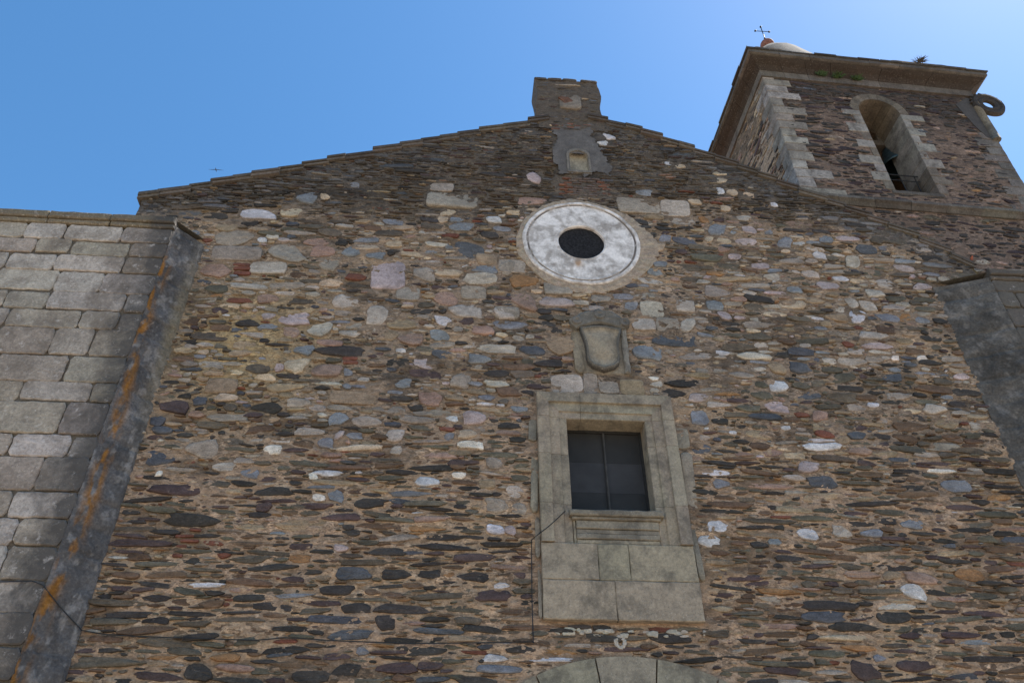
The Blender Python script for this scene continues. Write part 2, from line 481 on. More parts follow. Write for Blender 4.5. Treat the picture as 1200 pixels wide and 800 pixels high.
# ---- mortar bed of the front wall (with openings)
def front_mortar():
    mb = MB()
    xs = np.arange(-6.15, 10.2501, .03)
    low = np.concatenate([np.arange(0, 3.6, .3), np.zeros(0)])
    rows = np.concatenate([low / 3.6 * .22, np.linspace(.22, 1.0, 450)])
    T = top(xs)
    U = np.repeat(xs[None, :], len(rows), 0)
    Z = np.where(rows[:, None] <= .22, rows[:, None] / .22 * 3.6, 3.6 + (rows[:, None] - .22) / .78 * (T[None, :] - 3.6))
    n = (fbm(U * 7, Z * 11, 3, 3) - .5) * .045 + (fbm(U * 1.6, Z * 1.6, 4, 3) - .5) * .05 + (fbm(U * 15, Z * 24, 6, 2) - .5) * .034 - .002
    P = np.stack([U, -n, Z], -1)
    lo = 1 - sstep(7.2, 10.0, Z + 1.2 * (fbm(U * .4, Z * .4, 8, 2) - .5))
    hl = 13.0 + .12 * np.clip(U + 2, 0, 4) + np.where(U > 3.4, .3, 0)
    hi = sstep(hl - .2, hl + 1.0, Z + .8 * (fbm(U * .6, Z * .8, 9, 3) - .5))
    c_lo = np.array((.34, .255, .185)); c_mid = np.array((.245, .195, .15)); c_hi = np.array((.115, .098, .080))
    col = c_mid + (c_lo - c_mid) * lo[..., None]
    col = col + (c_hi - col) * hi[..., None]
    # sandy repointing, flare-yellowed patch, grey grime
    sand = sstep(.52, .70, fbm(U * .8, Z * 1.3, 21, 4)) * (1 - hi)
    col = col + (np.array((.39, .295, .20)) - col) * (sand * .55)[..., None]
    flare_yel = np.exp(-((U + 3.6) / 1.2) ** 2 - ((Z - 10.3) / 1.3) ** 2)  # bare mortar patch with yellow lens-flare light put into its colour
    col = col + (np.array((.37, .285, .15)) - col) * (flare_yel * .8)[..., None]
    grime = sstep(.50, .72, fbm(U * 1.1 + 3, Z * 2.4, 25, 5))
    col = col * (1 - .45 * grime[..., None])
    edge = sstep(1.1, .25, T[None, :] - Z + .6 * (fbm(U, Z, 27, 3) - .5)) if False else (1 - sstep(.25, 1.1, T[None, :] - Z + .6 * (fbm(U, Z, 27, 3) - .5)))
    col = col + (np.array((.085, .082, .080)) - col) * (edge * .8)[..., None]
    # ochre lichen on the long right slope
    och = (1 - sstep(.02, .25, T[None, :] - Z)) * sstep(5.0, 6.0, U) * sstep(.4, .6, fbm(U * 2, Z * 2, 29, 3))
    col = col + (np.array((.16, .115, .035)) - col) * (och * .8)[..., None]
    uc = (U[:-1, :-1] + U[1:, 1:]) / 2; zc = (Z[:-1, :-1] + Z[1:, 1:]) / 2
    mask = ~((uc > FRM[0] + .25) & (uc < FRM[1] - .25) & (zc > WIN[2] - .1) & (zc < WIN[3] + .25))
    mask &= ((uc - OC[0]) ** 2 + (zc - OC[1]) ** 2) > .62 ** 2
    mask &= ~((abs(uc - ARC[0]) < 2.35) & (zc < ARC[1])) & ~(((uc - ARC[0]) ** 2 + (zc - ARC[1]) ** 2 < 2.35 ** 2) & (zc >= ARC[1]))
    mask &= ~((uc > 2.13) & (uc < 2.55) & (zc > 15.20) & (zc < 15.78))
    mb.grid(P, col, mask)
    return mb

# ---- packing of stones on an occupancy raster
class Packer:
    def __init__(s, u0, u1, v0, v1, ok, res=.02):
        s.u0, s.v0, s.res = u0, v0, res
        s.nu = int((u1 - u0) / res); s.nv = int((v1 - v0) / res)
        uu = u0 + (np.arange(s.nu) + .5) * res; vv = v0 + (np.arange(s.nv) + .5) * res
        U, V = np.meshgrid(uu, vv)
        s.occ = ~ok(U, V)
        s.u1, s.v1 = u1, v1
    def box(s, cu, cv, w, h):
        a = int((cu - w / 2 - s.u0) / s.res); b = int(math.ceil((cu + w / 2 - s.u0) / s.res))
        c = int((cv - h / 2 - s.v0) / s.res); d = int(math.ceil((cv + h / 2 - s.v0) / s.res))
        return a, b, c, d
    def fits(s, cu, cv, w, h, tol):
        a, b, c, d = s.box(cu, cv, w, h)
        if a < 0 or c < 0 or b > s.nu or d > s.nv: return False
        q = s.occ[c:d, a:b]
        return q.size and q.mean() <= tol
    def take(s, cu, cv, w, h):
        a, b, c, d = s.box(cu, cv, w, h)
        s.occ[max(c, 0):d, max(a, 0):b] = True

def front_stones():
    mb = MB()
    def ok(U, Z):
        o = (Z < top(U) - .06) & (U > -6.1) & (U < 10.1)
        o &= ~((U > FRM[0] - .1) & (U < FRM[1] + .16) & (Z > FRM[2] - .04) & (Z < FRM[3] + .03))
        o &= ((U - OC[0]) ** 2 + (Z - OC[1]) ** 2) > 1.2 ** 2
        o &= ((U - ARC[0]) ** 2 + (Z - ARC[1]) ** 2 > 2.95 ** 2) & ~((abs(U - ARC[0]) < 2.9) & (Z < ARC[1]))
        o &= ~((U > 1.95) & (U < 2.9) & (Z > 9.9) & (Z < 11.32))
        o &= ~((U > 1.8) & (U < 2.95 + .2 * np.sin(Z * 7)) & (Z > 14.4) & (Z < 16.95))
        # splayed buttress faces cover the ends of the wall
        o &= ~((U < -4.74) & (Z < 12.44)) & ~((U > 9.03) & (Z < 12.44))
        return o
    pk = Packer(-6.15, 10.3, 0, 17.3, ok)
    for rec in LM.split(';'):
        a = rec.split(',')
        x, z, w, h = map(float, a[:4]); k = a[4]
        r = k.endswith('r'); k = k[0]
        mb.stone(FF, x, z, w * 1.02, h * 1.05, -.06, random.uniform(.012, .026), jitc(PAL[k], .07), blocky=6 if r else random.choice((2.6, 3.4, 4.4)), rot=random.uniform(-.05, .05))
        pk.take(x, z, w * 1.0, h * 1.1)
    classes = [(1800, .42, .80, .10, .19), (14000, .24, .58, .05, .125), (34000, .14, .38, .035, .09), (80000, .07, .22, .022, .058), (60000, .04, .11, .016, .04)]
    for ci, (tries, w0, w1, h0, h1) in enumerate(classes):
        for _ in range(tries):
            x = random.uniform(-6.1, 10.1); z = random.uniform(0.1, 17.2)
            if z > top(x): continue
            lo, hi = zone(x, z)
            w = random.uniform(w0, w1); h = random.uniform(h0, h1)
            dt = float(top(x)) - z
            edge = dt < .9 and (x < -.5 or x > 4.5)
            if lo > .5: w *= 1.16; h *= .92
            elif hi > .5: w *= .9; h *= .62
            else:
                w *= .86; h *= 1.22
            if ci == 0 and hi > .4 and random.random() < .8: continue
            if ci == 0 and lo > .6: h *= .75
            if random.random() > density(x, z) + (.35 if lo > .5 else .12): continue
            if ci == 4 and z < 3.5: continue
            if not pk.fits(x, z, w, h + .006, (.06, .15, .22, .24, .16)[ci]): continue
            if edge: k = pick(W_EDGE)
            else:
                t = random.random()
                bandn = float(fbm(x * .45 + 3, z * 1.5, 77, 3))
                k = pick(W_LOW) if t < lo else (pick(W_HI) if t < lo + hi else pick(W_MIDDARK if bandn < .42 else W_MID))
            c = jitc(PAL[k], .24)
            if ci >= 3 and k in 'SUD' and random.random() < .5: c = jitc(PAL[random.choice('TNVM')], .25)
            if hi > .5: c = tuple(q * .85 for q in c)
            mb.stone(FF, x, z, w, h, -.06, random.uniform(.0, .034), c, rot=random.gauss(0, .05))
            pk.take(x, z, w * .88, h * .86)
    return mb

LM = "-3.93,13.43,0.66,0.28,W;-3.32,13.53,0.38,0.29,C;-3.09,13.96,0.41,0.32,B;-2.75,14.02,0.2,0.17,C;-2.23,14.41,0.22,0.15,B;-0.27,14.11,1.01,0.43,Gr;-0.49,14.48,0.48,0.26,Gr;-0.35,13.75,0.27,0.22,C;-0.43,13.53,0.21,0.19,C;-0.07,13.36,0.46,0.24,B;-0.16,13.55,0.25,0.15,B;0.57,13.6,0.3,0.17,W;0.73,13.35,0.38,0.14,B;0.11,12.74,0.56,0.39,D;0.43,12.52,0.4,0.29,T;0.42,12.25,0.47,0.2,B;0.33,12.01,0.64,0.28,L;-0.27,12.12,0.53,0.19,C;-0.7,12.05,0.39,0.32,G;-1.35,12.01,0.61,0.72,Pr;-0.96,11.57,0.42,0.33,Gr;-1.8,12.68,0.47,0.13,C;-1.82,12.86,0.46,0.14,B;-2.04,12.55,0.34,0.31,B;-1.32,12.8,0.33,0.16,C;-1.62,12.47,0.36,0.15,B;-2.43,12.22,0.38,0.39,G;-3.23,12.43,0.63,0.44,G;-2.75,12.75,0.51,0.2,K;-2.6,12.51,0.48,0.26,K;-3.5,12.04,0.66,0.3,Lr;-4.13,12.37,0.9,0.35,Gr;-4.25,12.76,0.7,0.38,G;-4.44,13.07,0.4,0.32,T;-4.41,11.92,0.52,0.31,K;-3.98,12.09,0.3,0.08,Rr;-3.95,11.99,0.3,0.08,Rr;-3.93,11.88,0.3,0.08,Rr;-3.72,12.73,0.18,0.13,W;-2.34,11.73,0.36,0.19,C;-1.92,11.91,0.38,0.17,R;-2.02,11.3,0.47,0.3,L;-1.45,11.02,0.38,0.43,L;-3.37,11.3,0.36,0.2,K;-2.86,10.86,0.52,0.27,P;-2.86,10.57,0.28,0.22,K;-2.39,10.66,0.41,0.28,L;-0.29,11.49,0.44,0.33,K;0.21,11.66,0.46,0.31,Gr;0.07,11.2,0.57,0.3,L;-0.3,10.97,0.28,0.23,W;0.09,10.99,0.27,0.2,U;-0.36,10.63,0.32,0.23,B;0.78,11.2,0.36,0.3,L;0.8,12.32,0.29,0.37,G;-0.84,10.53,0.43,0.26,K;-1.21,10.59,0.3,0.23,T;-1.03,10.85,0.53,0.23,T;-2.18,10.37,0.49,0.13,K;-2.59,10.2,0.33,0.18,B;-2.67,9.87,0.36,0.32,C;-2.93,9.81,0.15,0.16,P;-1.97,10.2,0.84,0.22,S;-2.16,9.79,0.48,0.26,K;-1.81,10.06,0.25,0.07,Rr;-1.79,9.97,0.25,0.07,Rr;-1.81,9.76,0.15,0.16,B;-1.68,9.27,0.74,0.25,Tr;-1.01,9.4,0.27,0.07,B;-0.89,9.58,0.26,0.19,B;-1.54,9.63,0.21,0.1,L;-0.98,10.26,0.17,0.11,W;-0.58,10.01,0.34,0.21,P;-0.55,9.8,0.59,0.18,U;0.34,10.15,0.37,0.18,B;0.63,10.38,0.66,0.19,L;0.03,9.69,0.31,0.31,G;-0.43,9.31,0.4,0.27,K;-1.85,8.85,0.29,0.24,B;-0.95,8.59,0.28,0.25,L;0.28,8.96,0.41,0.24,P;-0.07,8.93,0.2,0.11,W;-1.57,8.55,0.26,0.12,B;-1.81,8.55,0.14,0.17,P;-2,8.4,0.24,0.17,B;-2.77,8.25,0.28,0.18,X;-0.9,8.31,0.19,0.14,L;-0.11,8.59,0.16,0.14,B;0.17,8.65,0.28,0.17,C;0.23,8.46,0.41,0.14,X;-2.1,7.82,0.14,0.13,X;-1.97,7.47,0.2,0.13,X;-1.72,7.49,0.23,0.18,B;-0.4,7.79,0.38,0.16,W;0.06,7.91,0.23,0.12,X;0.6,8.14,0.24,0.21,G;-2.62,7.55,0.55,0.15,S;-2.73,7.29,0.23,0.14,U;0.49,7.78,0.26,0.16,T;0.64,7.43,0.33,0.21,G;-1.21,7.4,0.46,0.15,S;0.62,7.04,0.26,0.16,W;0.84,7.03,0.17,0.15,P;-1.55,6.69,0.23,0.1,P;-2.1,7.02,0.8,0.19,T;-2.09,6.52,0.28,0.13,O;-1.33,6.32,0.47,0.18,D;-0.75,6.32,0.39,0.14,S;-0.29,6.33,0.31,0.12,S;0.72,6.19,0.23,0.09,W;-1.1,5.26,0.18,0.1,B;0.63,5.2,0.32,0.09,W;-1.29,5.47,0.58,0.13,D;-0.65,5.06,0.52,0.14,U;-1.72,4.93,0.48,0.16,S;-1.28,5.02,0.35,0.16,S;-0.83,5.65,0.27,0.2,S;-1.54,6.08,0.48,0.14,S;-1.24,5.83,0.41,0.13,S;0.6,6.05,0.48,0.16,U;0.32,6.31,0.48,0.12,S;1.37,14.92,0.3,0.32,P;1.33,14.21,0.62,0.2,K;3.5,14.24,0.88,0.44,Gr;4.24,14.22,0.59,0.47,Lr;3.65,14.65,0.36,0.19,B;1.72,16.76,0.19,0.15,C;3.09,16.44,0.23,0.18,W;2.91,16.21,0.23,0.15,W;4.53,15.57,0.22,0.14,C;4.3,15.63,0.19,0.12,W;5.37,15.39,0.34,0.11,C;5.35,15.16,0.24,0.17,C;5.28,14.83,0.18,0.19,W;5.52,14.8,0.26,0.19,C;5.86,14.74,0.24,0.16,C;6.35,14.49,0.16,0.16,W;4.68,14.44,0.27,0.16,C;5.29,14.28,0.23,0.16,C;5.61,14.02,0.32,0.15,L;4.79,13.91,0.21,0.18,O;5,13.63,0.35,0.32,B;5.67,13.68,0.28,0.23,P;6.05,13.65,0.19,0.17,B;5.53,13.33,0.45,0.19,P;5.09,13.32,0.28,0.17,C;4.8,13.35,0.17,0.17,C;6.32,13.36,0.32,0.27,B;5.92,13.87,0.27,0.15,K;7.19,13.51,0.27,0.22,B;5.23,12.9,0.27,0.16,P;1.75,11.86,0.52,0.32,Gr;1.7,11.52,0.61,0.23,P;0.81,11.21,0.44,0.28,Gr;0.91,12.37,0.51,0.33,Gr;1.13,12.01,0.54,0.28,O;1.12,11.49,0.42,0.45,K;3.76,13.06,0.24,0.21,C;3.91,13.31,0.24,0.19,B;3.74,12.6,0.28,0.18,B;3.6,12.39,0.3,0.18,B;3.74,11.94,0.27,0.15,C;3.44,11.44,0.43,0.37,Lr;4.07,11.56,0.35,0.29,Lr;3.07,11.5,0.25,0.19,B;2.94,11.72,0.4,0.13,B;3.25,11.08,0.42,0.28,Lr;3.68,11.09,0.42,0.32,Gr;4.05,11.11,0.27,0.32,L;3.77,10.76,0.8,0.33,D;3.24,10.44,0.53,0.32,B;4.71,11.95,0.51,0.26,G;4.63,11.61,0.35,0.23,B;4.77,11.37,0.22,0.21,P;1.24,10.38,0.44,0.21,D;1.74,10.54,0.52,0.4,T;1.8,9.7,0.54,0.35,Lr;2.2,9.72,0.24,0.41,Gr;2.5,9.72,0.33,0.39,Gr;2.9,9.68,0.41,0.32,Tr;3.29,9.88,0.18,0.09,X;0.83,8.83,0.39,0.11,S;0.38,8.45,0.11,0.16,X;3.96,9.11,0.31,0.29,B;4,9.52,0.36,0.17,P;4.29,9.06,0.29,0.12,S;0.91,7.66,0.27,0.19,L;0.65,7.41,0.3,0.2,G;0.97,7.38,0.23,0.18,G;4.11,7.9,0.27,0.15,B;3.94,7.18,0.31,0.19,W;3.77,6.94,0.35,0.19,W;5.9,10.24,0.37,0.24,D;5.5,10.22,0.29,0.28,T;5.43,9.82,0.36,0.24,W;5.31,9.39,0.41,0.23,P;7.71,10.54,0.14,0.12,X;8.2,10.56,0.19,0.12,X;8.3,10.47,0.43,0.12,S;7.52,10.1,0.37,0.17,D;7.61,10.27,0.22,0.11,B;7,9.5,0.23,0.11,W;6.58,9.83,0.71,0.11,S;7.75,8.26,0.5,0.08,X;6.28,8.78,0.23,0.13,T;5.58,8.26,0.36,0.22,P;5.37,8.97,0.17,0.1,W;5.73,7.99,0.47,0.2,D;7.89,7.99,0.51,0.23,B;6.02,9.25,0.29,0.19,K;8.76,9.84,0.51,0.15,S;7.11,8.44,0.37,0.08,D;5.28,7.09,0.35,0.18,W;5.82,7.15,0.28,0.2,L;6.97,7.31,0.38,0.16,B;4.76,6.96,0.23,0.12,B;6.29,7.14,0.36,0.13,B;6.81,6.45,0.47,0.18,K;6.4,6.48,0.27,0.14,T;6.63,6.24,0.36,0.22,W;5.35,6.01,0.8,0.14,S;5.23,5.85,0.64,0.16,D;5.61,5.71,0.71,0.12,S;6.23,5.86,0.5,0.17,S;6.35,5.2,0.58,0.14,U;5.85,5.29,0.18,0.1,B;5.61,5.12,0.38,0.25,U;7.57,6.52,0.45,0.19,O;5.51,5.56,0.85,0.08,C;-4.59,8.7,0.23,0.19,D;-4.38,8.04,0.41,0.22,D;-4.04,9.1,0.22,0.16,D;-4.41,8.97,0.46,0.22,U;-3.77,9.41,0.5,0.28,Tr;-3.8,8.23,0.5,0.3,G;-3.42,7.93,0.35,0.16,L;-3.03,7.83,0.27,0.17,B;-4.03,7.53,0.75,0.17,U;-4.33,7.78,0.1,0.11,X;-3.68,7.06,0.79,0.2,S;-4.31,6.69,0.83,0.11,U;-3.13,4.97,0.36,0.21,S;-3.61,6.91,0.16,0.04,Rr;-3.73,6.81,0.26,0.04,Rr;-3.65,6.74,0.25,0.04,Rr;-3.74,6.66,0.14,0.04,Rr;-3.76,6.52,0.14,0.05,Rr;7.98,13.28,0.43,0.27,D;8.6,12.8,0.42,0.17,P;8.07,12.36,0.36,0.27,L;7.79,12.1,0.37,0.18,L;7.66,13.57,0.5,0.15,P;7.59,12.92,0.31,0.31,L;7.2,12.44,0.32,0.14,W;6.91,12.24,0.41,0.22,P;7.27,11.83,0.23,0.24,L;7.56,11.76,0.32,0.28,L;7.29,11.49,0.35,0.32,W;7.87,11.49,0.4,0.23,B;6.97,11.64,0.23,0.13,L;8.19,11.52,0.23,0.19,O;8.51,11.46,0.28,0.15,B;6.95,13.04,0.28,0.19,W;6.65,12.52,0.34,0.21,L;6.22,12.09,0.3,0.18,B;5.87,12.4,0.34,0.18,L;5.68,12.68,0.37,0.18,P"

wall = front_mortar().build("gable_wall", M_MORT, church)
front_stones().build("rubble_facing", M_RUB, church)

# ---- body of the wall behind the facing, nave walls and roof
b = MB()
pts = [(x, z - .06) for x, z in VERGE]
for i in range(len(pts) - 1):          # top of the wall under the coping
    (x0, z0), (x1, z1) = pts[i], pts[i + 1]
    b.add([(x0, .0, z0), (x1, .0, z1), (x1, .9, z1), (x0, .9, z0)], [(0, 1, 2, 3)], (.10, .09, .08))
b.add([(-6.15, 0, 0), (-6.15, .9, 0), (-6.15, .9, 13.74), (-6.15, 0, 13.74)], [(0, 1, 2, 3)], (.12, .11, .095))
b.add([(10.25, 0, 0), (10.25, .9, 0), (10.25, .9, 12.14), (10.25, 0, 12.14)], [(0, 1, 2, 3)], (.12, .11, .095))
for x in (-6.15, 10.25):
    b.add([(x, .9, 0), (x, 24, 0), (x, 24, 12.1), (x, .9, 12.1)], [(0, 1, 2, 3)], (.2, .17, .13))
b.add([(-6.15, 24, 0), (10.25, 24, 0), (10.25, 24, 12.1), (2.2, 24, 16.9), (-6.15, 24, 12.1)], [(0, 1, 2, 3, 4)], (.2, .17, .13))
b.build("nave_wall", M_RUB, church)
b = MB()
for x0, z0, x1, z1 in ((-6.15, 13.0, 2.2, 16.8), (10.25, 12.0, 2.2, 16.8)):
    b.add([(x0, .9, z0), (x1, .9, z1), (x1, 24, z1), (x0, 24, z0), (x0, .9, z0 - .15), (x1, .9, z1 - .15), (x1, 24, z1 - .15), (x0, 24, z0 - .15)],
          [(0, 1, 2, 3), (4, 7, 6, 5), (0, 4, 5, 1), (2, 6, 7, 3), (0, 3, 7, 4)], (.24, .13, .08))
b.build("roof", M_SLATE, church)

# ---- stepped verge of thin slabs
b = MB()
def slab_run(x0, x1, pitch_len, dirn):
    x = x0
    while (x - x1) * dirn < 0:
        ln = pitch_len * random.uniform(.7, 1.35)
        xe = x + dirn * ln
        za, zb = float(top(x)), float(top(xe))
        # each slab lies flatter than the slope, so its lower end stands proud
        zb2 = za + (zb - za) * .62
        th = random.uniform(.045, .085)
        zo = random.uniform(.0, .025)
        n0 = random.uniform(.05, .10)
        a0 = x - dirn * .05
        col = jitc((.085, .075, .065), .3)
        for lay in (0, 1):
            t0 = zo - .07 * lay - .01
            V = [(a0, -n0 + .02 * lay, za + t0), (xe, -n0 + .02 * lay, zb2 + t0 + .03), (xe, .95, zb2 + t0 + .03), (a0, .95, za + t0)]
            V += [(p[0], p[1], p[2] - th) for p in V]
            b.add(V, [(0, 1, 2, 3), (7, 6, 5, 4), (0, 4, 5, 1), (1, 5, 6, 2), (2, 6, 7, 3), (3, 7, 4, 0)], tuple(q * (1 if lay == 0 else 1.5) for q in col))
        x = xe
slab_run(1.42, -6.15, .42, -1) if False else None
slab_run(-6.18, 1.40, .43, 1)
b.build("verge_slabs", M_SLATE, church)
b = MB()
slab_run(10.0, 2.99, .40, -1)
b.build("verge_slabs", M_SLATE, church)
# low eaves lip at the left end
b = MB()
b.fbox(FF, -6.22, -5.6, 13.05, 13.17, -.9, .07, (.07, .06, .055), .012)
b.fbox(FF, -6.24, -5.9, 12.75, 12.86, -.9, .06, (.075, .06, .055), .012)
b.build("eaves_slab", M_SLATE, church)

# ---- stump of masonry at the apex
b = MB()
Pk = Packer(1.5, 2.98, 16.6, 18.5, lambda U, V: (V > 16.4))
FT = Frame((0, -.02, 0), (1, 0, 0), (0, 0, 1), (0, -1, 0))
def stump_edge(z): return 1.50 + .03 * math.sin(z * 5), 2.97 + .03 * math.sin(z * 6 + 1)
rows = np.linspace(16.6, 18.48, 40); cols_ = np.linspace(0, 1, 32)
U = np.zeros((40, 32)); Z = np.zeros((40, 32))
for i, z in enumerate(rows):
    a, c = stump_edge(z); U[i] = a + (c - a) * cols_; Z[i] = z
Z[-1] -= np.where(cols_ > .62, .05, 0) + .02 * rng.random(32)
nn_ = (fbm(U * 8, Z * 10, 41, 3) - .5) * .06
b.grid(np.stack([U, -.03 - nn_, Z], -1), np.array((.105, .09, .075)))
for side in (0, -1):
    e = np.stack([U[:, side], -.03 - nn_[:, side], Z[:, side]], -1)
    b.grid(np.stack([e, e + np.array((0, .35, 0)), e + np.array((0, .65, 0))], 1), np.array((.10, .09, .08)))
e = np.stack([U[-1], -.03 - nn_[-1], Z[-1]], -1)
b.grid(np.stack([e, e + np.array((0, .65, 0))], 0), np.array((.09, .08, .07)))
e = np.stack([U[:, :], 0 * U + .62, Z], -1)
b.grid(e, np.array((.10, .09, .08)))
for _ in range(700):
    w, h = random.uniform(.12, .34), random.uniform(.035, .07)
    x, z = random.uniform(1.55, 2.93), random.uniform(16.7, 18.42)
    if 2.0 < x < 2.54 and 17.28 < z < 17.92: continue
    if x - w / 2 < 1.52 or x + w / 2 > 2.95 or not Pk.fits(x, z, w, h, .05): continue
    b.stone(FT, x, z, w, h, -.05, random.uniform(.0, .025), jitc(PAL[pick(W_HI)], .2)); Pk.take(x, z, w + .01, h + .012)
for x, w in ((1.62, .3), (1.95, .34), (2.3, .34), (2.75, .4)):      # ragged capping stones
    b.stone(FT, x + .0, 18.45, w, .09, -.5, .035, jitc((.08, .07, .06), .2), blocky=6)
b.stone(FT, 2.22, 18.25, .62, .05, -.03, .03, (.30, .27, .23)); 
stump = b.build("apex_stump", M_RUB, church)
b = MB()
b.stone(FT, 2.27, 17.60, .5, .60, -.03, .035, (.21, .185, .155), blocky=7)
b.stone(FT, 2.20, 17.60, .30, .34, -.02, .046, (.15, .085, .06), blocky=3)
b.build("reset_stone", M_RUB, stump)

# ---- grey cement patch and the little niche
b = MB()
pat = [(1.86, 16.8), (1.90, 15.95), (1.82, 15.5), (1.86, 15.02), (2.10, 15.10), (2.60, 15.08), (2.85, 15.14), (3.06, 15.08), (3.02, 15.45), (2.90, 15.95), (2.78, 16.3), (2.72, 16.8)]
mx, mz = np.meshgrid(np.linspace(1.8, 3.1, 53), np.linspace(14.98, 16.85, 76))
from_poly = np.zeros(mx.shape, bool)
px_ = np.array(pat); jx = (fbm(mx * 6, mz * 6, 51, 4) - .5) * .42; jz = (fbm(mx * 6, mz * 6, 52, 4) - .5) * .42
qx, qz = mx + jx, mz + jz
for i in range(len(pat)):
    x0, z0 = pat[i]; x1, z1 = pat[i - 1]
    cond = ((z0 > qz) != (z1 > qz)) & (qx < (x1 - x0) * (qz - z0) / (z1 - z0 + 1e-9) + x0)
    from_poly ^= cond
hole = (mx > 2.14) & (mx < 2.54) & (mz > 15.21) & (mz < 15.77)
mk = from_poly[:-1, :-1] & from_poly[1:, 1:] & ~hole[:-1, :-1]
b.grid(np.stack([mx, -.028 - (fbm(mx * 4, mz * 4, 53, 3) - .5) * .02, mz], -1), np.array((.135, .128, .125)) * (.7 + .6 * fbm(mx * 5, mz * 5, 55, 4)[..., None]), mk)
b.build("cement_patch", M_PLAST, church)
b = MB()   # old bricks under the patch
for i in range(8):
    for j in range(5):
        if random.random() < .2: continue
        x = 1.98 + j * .2 + (.1 if i % 2 else 0) + random.uniform(-.02, .02); z = 14.48 + i * .072
        edge_ = x < 2.15 or x > 2.7
        b.stone(FF, x, z, .18, .05, -.05, random.uniform(.008, .02), jitc((.17, .085, .06) if edge_ else (.13, .105, .095), .2), blocky=6)
b.build("brick_patch", M_RUB, church); b = MB()
for x, z in ((1.98, 16.72), (2.2, 16.80), (2.4, 16.74), (2.6, 16.78), (2.25, 16.68), (1.9, 16.6)):
    b.stone(FF, x, z, .2, .055, -.05, .034, jitc((.17, .09, .07), .2), blocky=6)
b.build("brick_patch", M_RUB, church)
b = MB()
prof = [(2.13, 15.20), (2.13, 15.68)] + [(2.34 + .21 * math.cos(t), 15.68 + .17 * math.sin(t)) for t in np.linspace(math.pi, 0, 9)[1:-1]] + [(2.55, 15.68), (2.55, 15.20)]
cx_, cz_ = 2.34, 15.5
n = len(prof)
V = []
for k, (sc, d) in enumerate(((1.22, -.02), (1.20, .05), (1.0, .05), (.94, -.06), (.6, -.09))):
    for u, v in prof: V.append(FF.p(cx_ + (u - cx_) * sc, cz_ + (v - cz_) * sc, d))
V.append(FF.p(cx_, cz_, -.095))
fs = []
for r in range(4):
    for i in range(n):
        k = (i + 1) % n; fs.append((r * n + i, r * n + k, (r + 1) * n + k, (r + 1) * n + i))
for i in range(n): fs.append((4 * n + i, 4 * n + (i + 1) % n, 5 * n))
cl = [(.20, .19, .175)] * (3 * n) + [(.36, .34, .28)] * (2 * n + 1)
b.add(V, fs, cl)
b.build("small_niche", M_GRAN, church)

# ---- oculus: white ring, groove, dark round glazing
b = MB()
nA = 200
prof = [(.445, -.35), (.445, .028), (.47, .050), (.50, .040)] + [(.52 + .033 * i, .045) for i in range(15)] + [(1.02, .052), (1.035, .030), (1.055, .030), (1.07, .062), (1.12, .062), (1.14, .045), (1.15, -.03)]
V, fs, cl = [], [], []
for i in range(nA):
    t = 2 * math.pi * i / nA
    for j, (r, d) in enumerate(prof):
        wob = 1 + .004 * math.sin(5 * t + 1) + .003 * math.sin(9 * t) + (.016 * (float(fbm(math.cos(t) * 9 + 4, math.sin(t) * 9 + 4, 67, 3)) - .5) if j > 21 else 0)
        V.append(FF.p(OC[0] + r * wob * math.cos(t), OC[1] + r * wob * math.sin(t) * .98, d))
        k = .9 + .14 * float(fbm(math.cos(t) * r * 3 + 8, math.sin(t) * r * 3 + 8, 61, 4))
        base = (.78, .75, .73)
        fl = float(fbm(math.cos(t) * r * 9 + 40, math.sin(t) * r * 6 + 40, 69, 4))
        kf = float(sstep(.54, .68, fl)) * .75 if r > .46 else 0
        base = tuple(q + (w_ - q) * kf for q, w_ in zip(base, (.40, .365, .335)))
        du, dv = r * math.cos(t) + .10, r * math.sin(t) + .50
        st = math.exp(-(du / (.07 - .10 * dv)) ** 2) * math.exp(-((dv + .07) / .12) ** 2) if .46 < r < .95 and dv < .1 else 0
        st *= .5 + float(fbm(du * 14, dv * 9, 65, 3))
        base = tuple(q + (w_ - q) * min(.85, st) for q, w_ in zip(base, (.34, .19, .08)))
        if j in (20, 21) and fl < .60: base = (.16, .14, .13)
        if j == 0: base = (.30, .27, .25)
        cl.append(tuple(q * k for q in base))
k = len(prof)
for i in range(nA):
    j = (i + 1) % nA
    for q in range(k - 1): fs.append((i * k + q, i * k + q + 1, j * k + q + 1, j * k + q))
b.add(V, fs, cl)
ocu = b.build("oculus", M_WHITE, church)
b = MB()
V = [FF.p(OC[0], OC[1], -.02)] + [FF.p(OC[0] + .46 * math.cos(2 * math.pi * i / 48), OC[1] + .45 * math.sin(2 * math.pi * i / 48), -.02) for i in range(48)]
b.add(V, [(0, i + 1, (i + 1) % 48 + 1) for i in range(48)], (.03, .03, .03))
b.build("glazing", plain("blackened_mesh", (.022, .021, .022), .8, 0, 30, .5, .1), ocu)
b = MB()       # rough collar of mortar round the ring
V, fs, cl = [], [], []
for i in range(120):
    t = 2 * math.pi * i / 120
    wr = (.05 + .11 * float(fbm(math.cos(t) * 3 + 5, math.sin(t) * 3 + 5, 71, 4))) + .30 * math.exp(-((t - .05 + (2 * math.pi if t > 5.5 else 0) * -1) / .55) ** 2) * (.6 + .6 * random.random() * .5)
    wr += .07 * math.exp(-((t - 4.9) / 1.1) ** 2)
    for r, d in ((1.12, .030), (1.13 + wr * .5, .034), (1.13 + wr, .020), (1.14 + wr, -.04)):
        j_ = random.uniform(-.01, .01)
        V.append(FF.p(OC[0] + (r + j_) * math.cos(t), OC[1] + (r + j_) * math.sin(t), d + random.uniform(-.006, .006)))
        cl.append(jitc((.36, .31, .25), .14))
